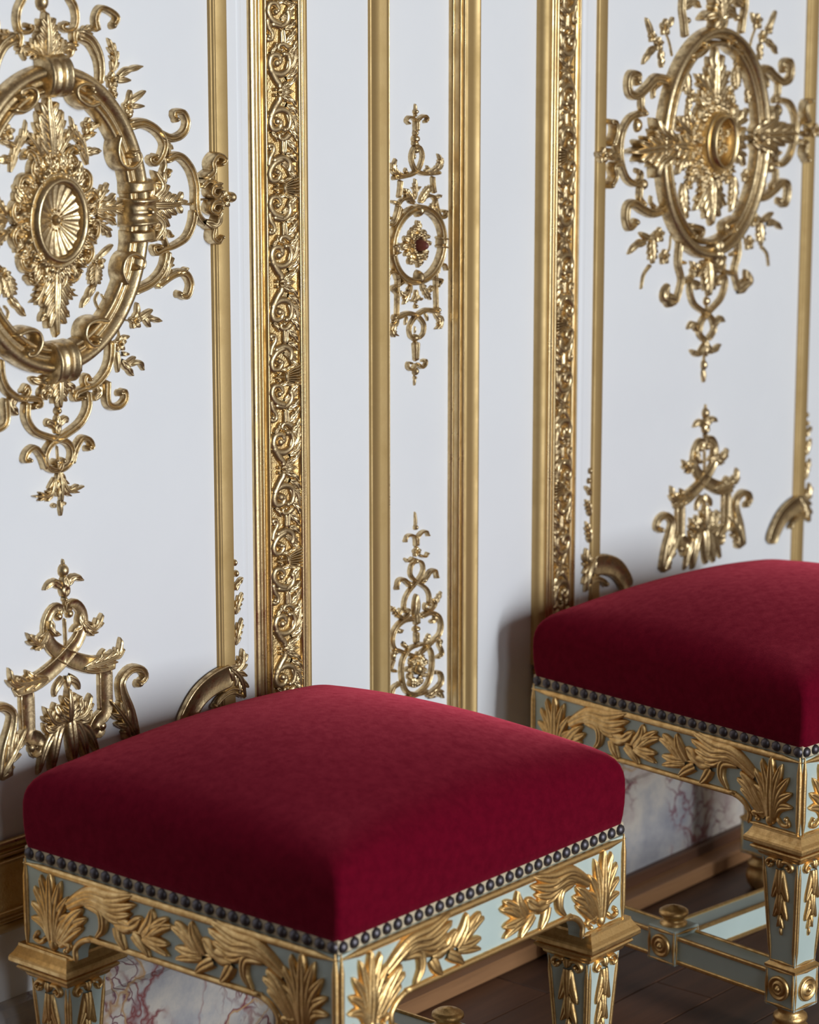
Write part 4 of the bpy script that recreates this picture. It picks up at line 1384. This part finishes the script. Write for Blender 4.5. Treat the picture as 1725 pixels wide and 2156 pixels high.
                bells = []
                for zt_, l_, w_ in ((.2450, .040, .026), (.2130, .034, .022), (.1830, .016, .010)):
                    bells += [leaf([(0, zt_), (-w_*.18, zt_-l_*.5), (-w_*.50, zt_-l_)], w_*.55, .0055, 1), leaf([(0, zt_), (w_*.18, zt_-l_*.5), (w_*.50, zt_-l_)], w_*.55, .0055, 1),
                              leaf([(0, zt_+.002), (0, zt_-l_*.85)], w_*.55, .0075, 1)]
                bells.append(dome((0, .162), .0024, .0060, .004))
                bf = join(*bells)
                mesh_obj('bellflower_drop', [shaft(*p) for p in bf[0]], bf[1], M['gold_stool'], lg)
                block_frame(mp, .0238, .058, .1105, lg)
                outer = (k == 0 and sy < 0) or (k == 2 and sy > 0) or (k == 1 and sx > 0) or (k == 3 and sx < 0)
                if outer:
                    put_rosette(mp, .0238, .0845, .0165, lg)
    # H stretcher
    def bar(x0, x1, y0, y1, zlo, zhi, name):
        v, f = box(x0, x1, y0, y1, zlo, zhi)
        o = mesh_obj(name, v, f, M['green'], root, False)
        g_ = .0028
        parts = []
        for (xa, xb) in ((x0, x1),):
            if (x1-x0) > (y1-y0):
                for yy in (y0, y1):
                    for zz in (zlo, zhi):
                        parts.append(box(x0, x1, yy-g_, yy+g_, zz-g_, zz+g_, .0012))
            else:
                for xx in (x0, x1):
                    for zz in (zlo, zhi):
                        parts.append(box(xx-g_, xx+g_, y0, y1, zz-g_, zz+g_, .0012))
        mesh_obj('gilt_edging', *join(*parts), M['gold_stool'], o, False)
        return o
    for sx in (-1, 1):
        xc = sx*(hx-ins)
        yl = hy-ins-.024
        s1 = bar(xc-.0185, xc+.0185, -yl, yl, .0680, .1010, 'side_stretcher')
        v, f = loft((xc, 0), [(.0225, .0615), (.0238, .063), (.0238, .1095), (.0225, .111)])
        bk = mesh_obj('stretcher_block', v, f, M['green'], root, False)
        for k in range(4):
            mp = leg_face((xc, 0), k)
            block_frame(mp, .0238, .063, .1095, bk)
            if (k == 1 and sx > 0) or (k == 3 and sx < 0):
                put_rosette(mp, .0238, .0865, .0160, bk)
        v, f = lathe((xc, 0), [(.018, .110), (.0185, .1135), (.0150, .116), (.0135, .119), (.0165, .122), (.0200, .126), (.0195, .130), (.0150, .1330), (.0080, .1345), (.0060, .1365), (.0005, .1375)])
        mesh_obj('knob', v, f, M['gold_stool'], bk)
    xl_ = hx-ins-.024
    bar(-xl_, xl_, -.0185, .0185, .0680, .1010, 'cross_stretcher')
    return root

s1 = make_stool()
SS = 1.0
aL, aR = -0.0016, -0.1163
def place(o, nx, ny, a):
    """put the stool so that its near left apron corner stands at (nx, ny)"""
    o.rotation_euler = (0, 0, a)
    o.scale = (SS, SS, SS)
    hx_, hy_ = SS*SW/2, SS*SD/2
    o.location = (nx+math.cos(a)*hx_-math.sin(a)*hy_, ny+math.sin(a)*hx_+math.cos(a)*hy_, FZ)
place(s1, -0.2894, -0.5303, aL)
tag(s1, 'square stool in crimson velvet with gilded celadon frame, nearest the camera', 'stool', 'matching velvet stools along the wall')
s2 = copy_tree(s1)
place(s2, 0.5874, -0.5343, aR)
s2['label'] = 'square stool in crimson velvet with gilded celadon frame, further back at the right edge'
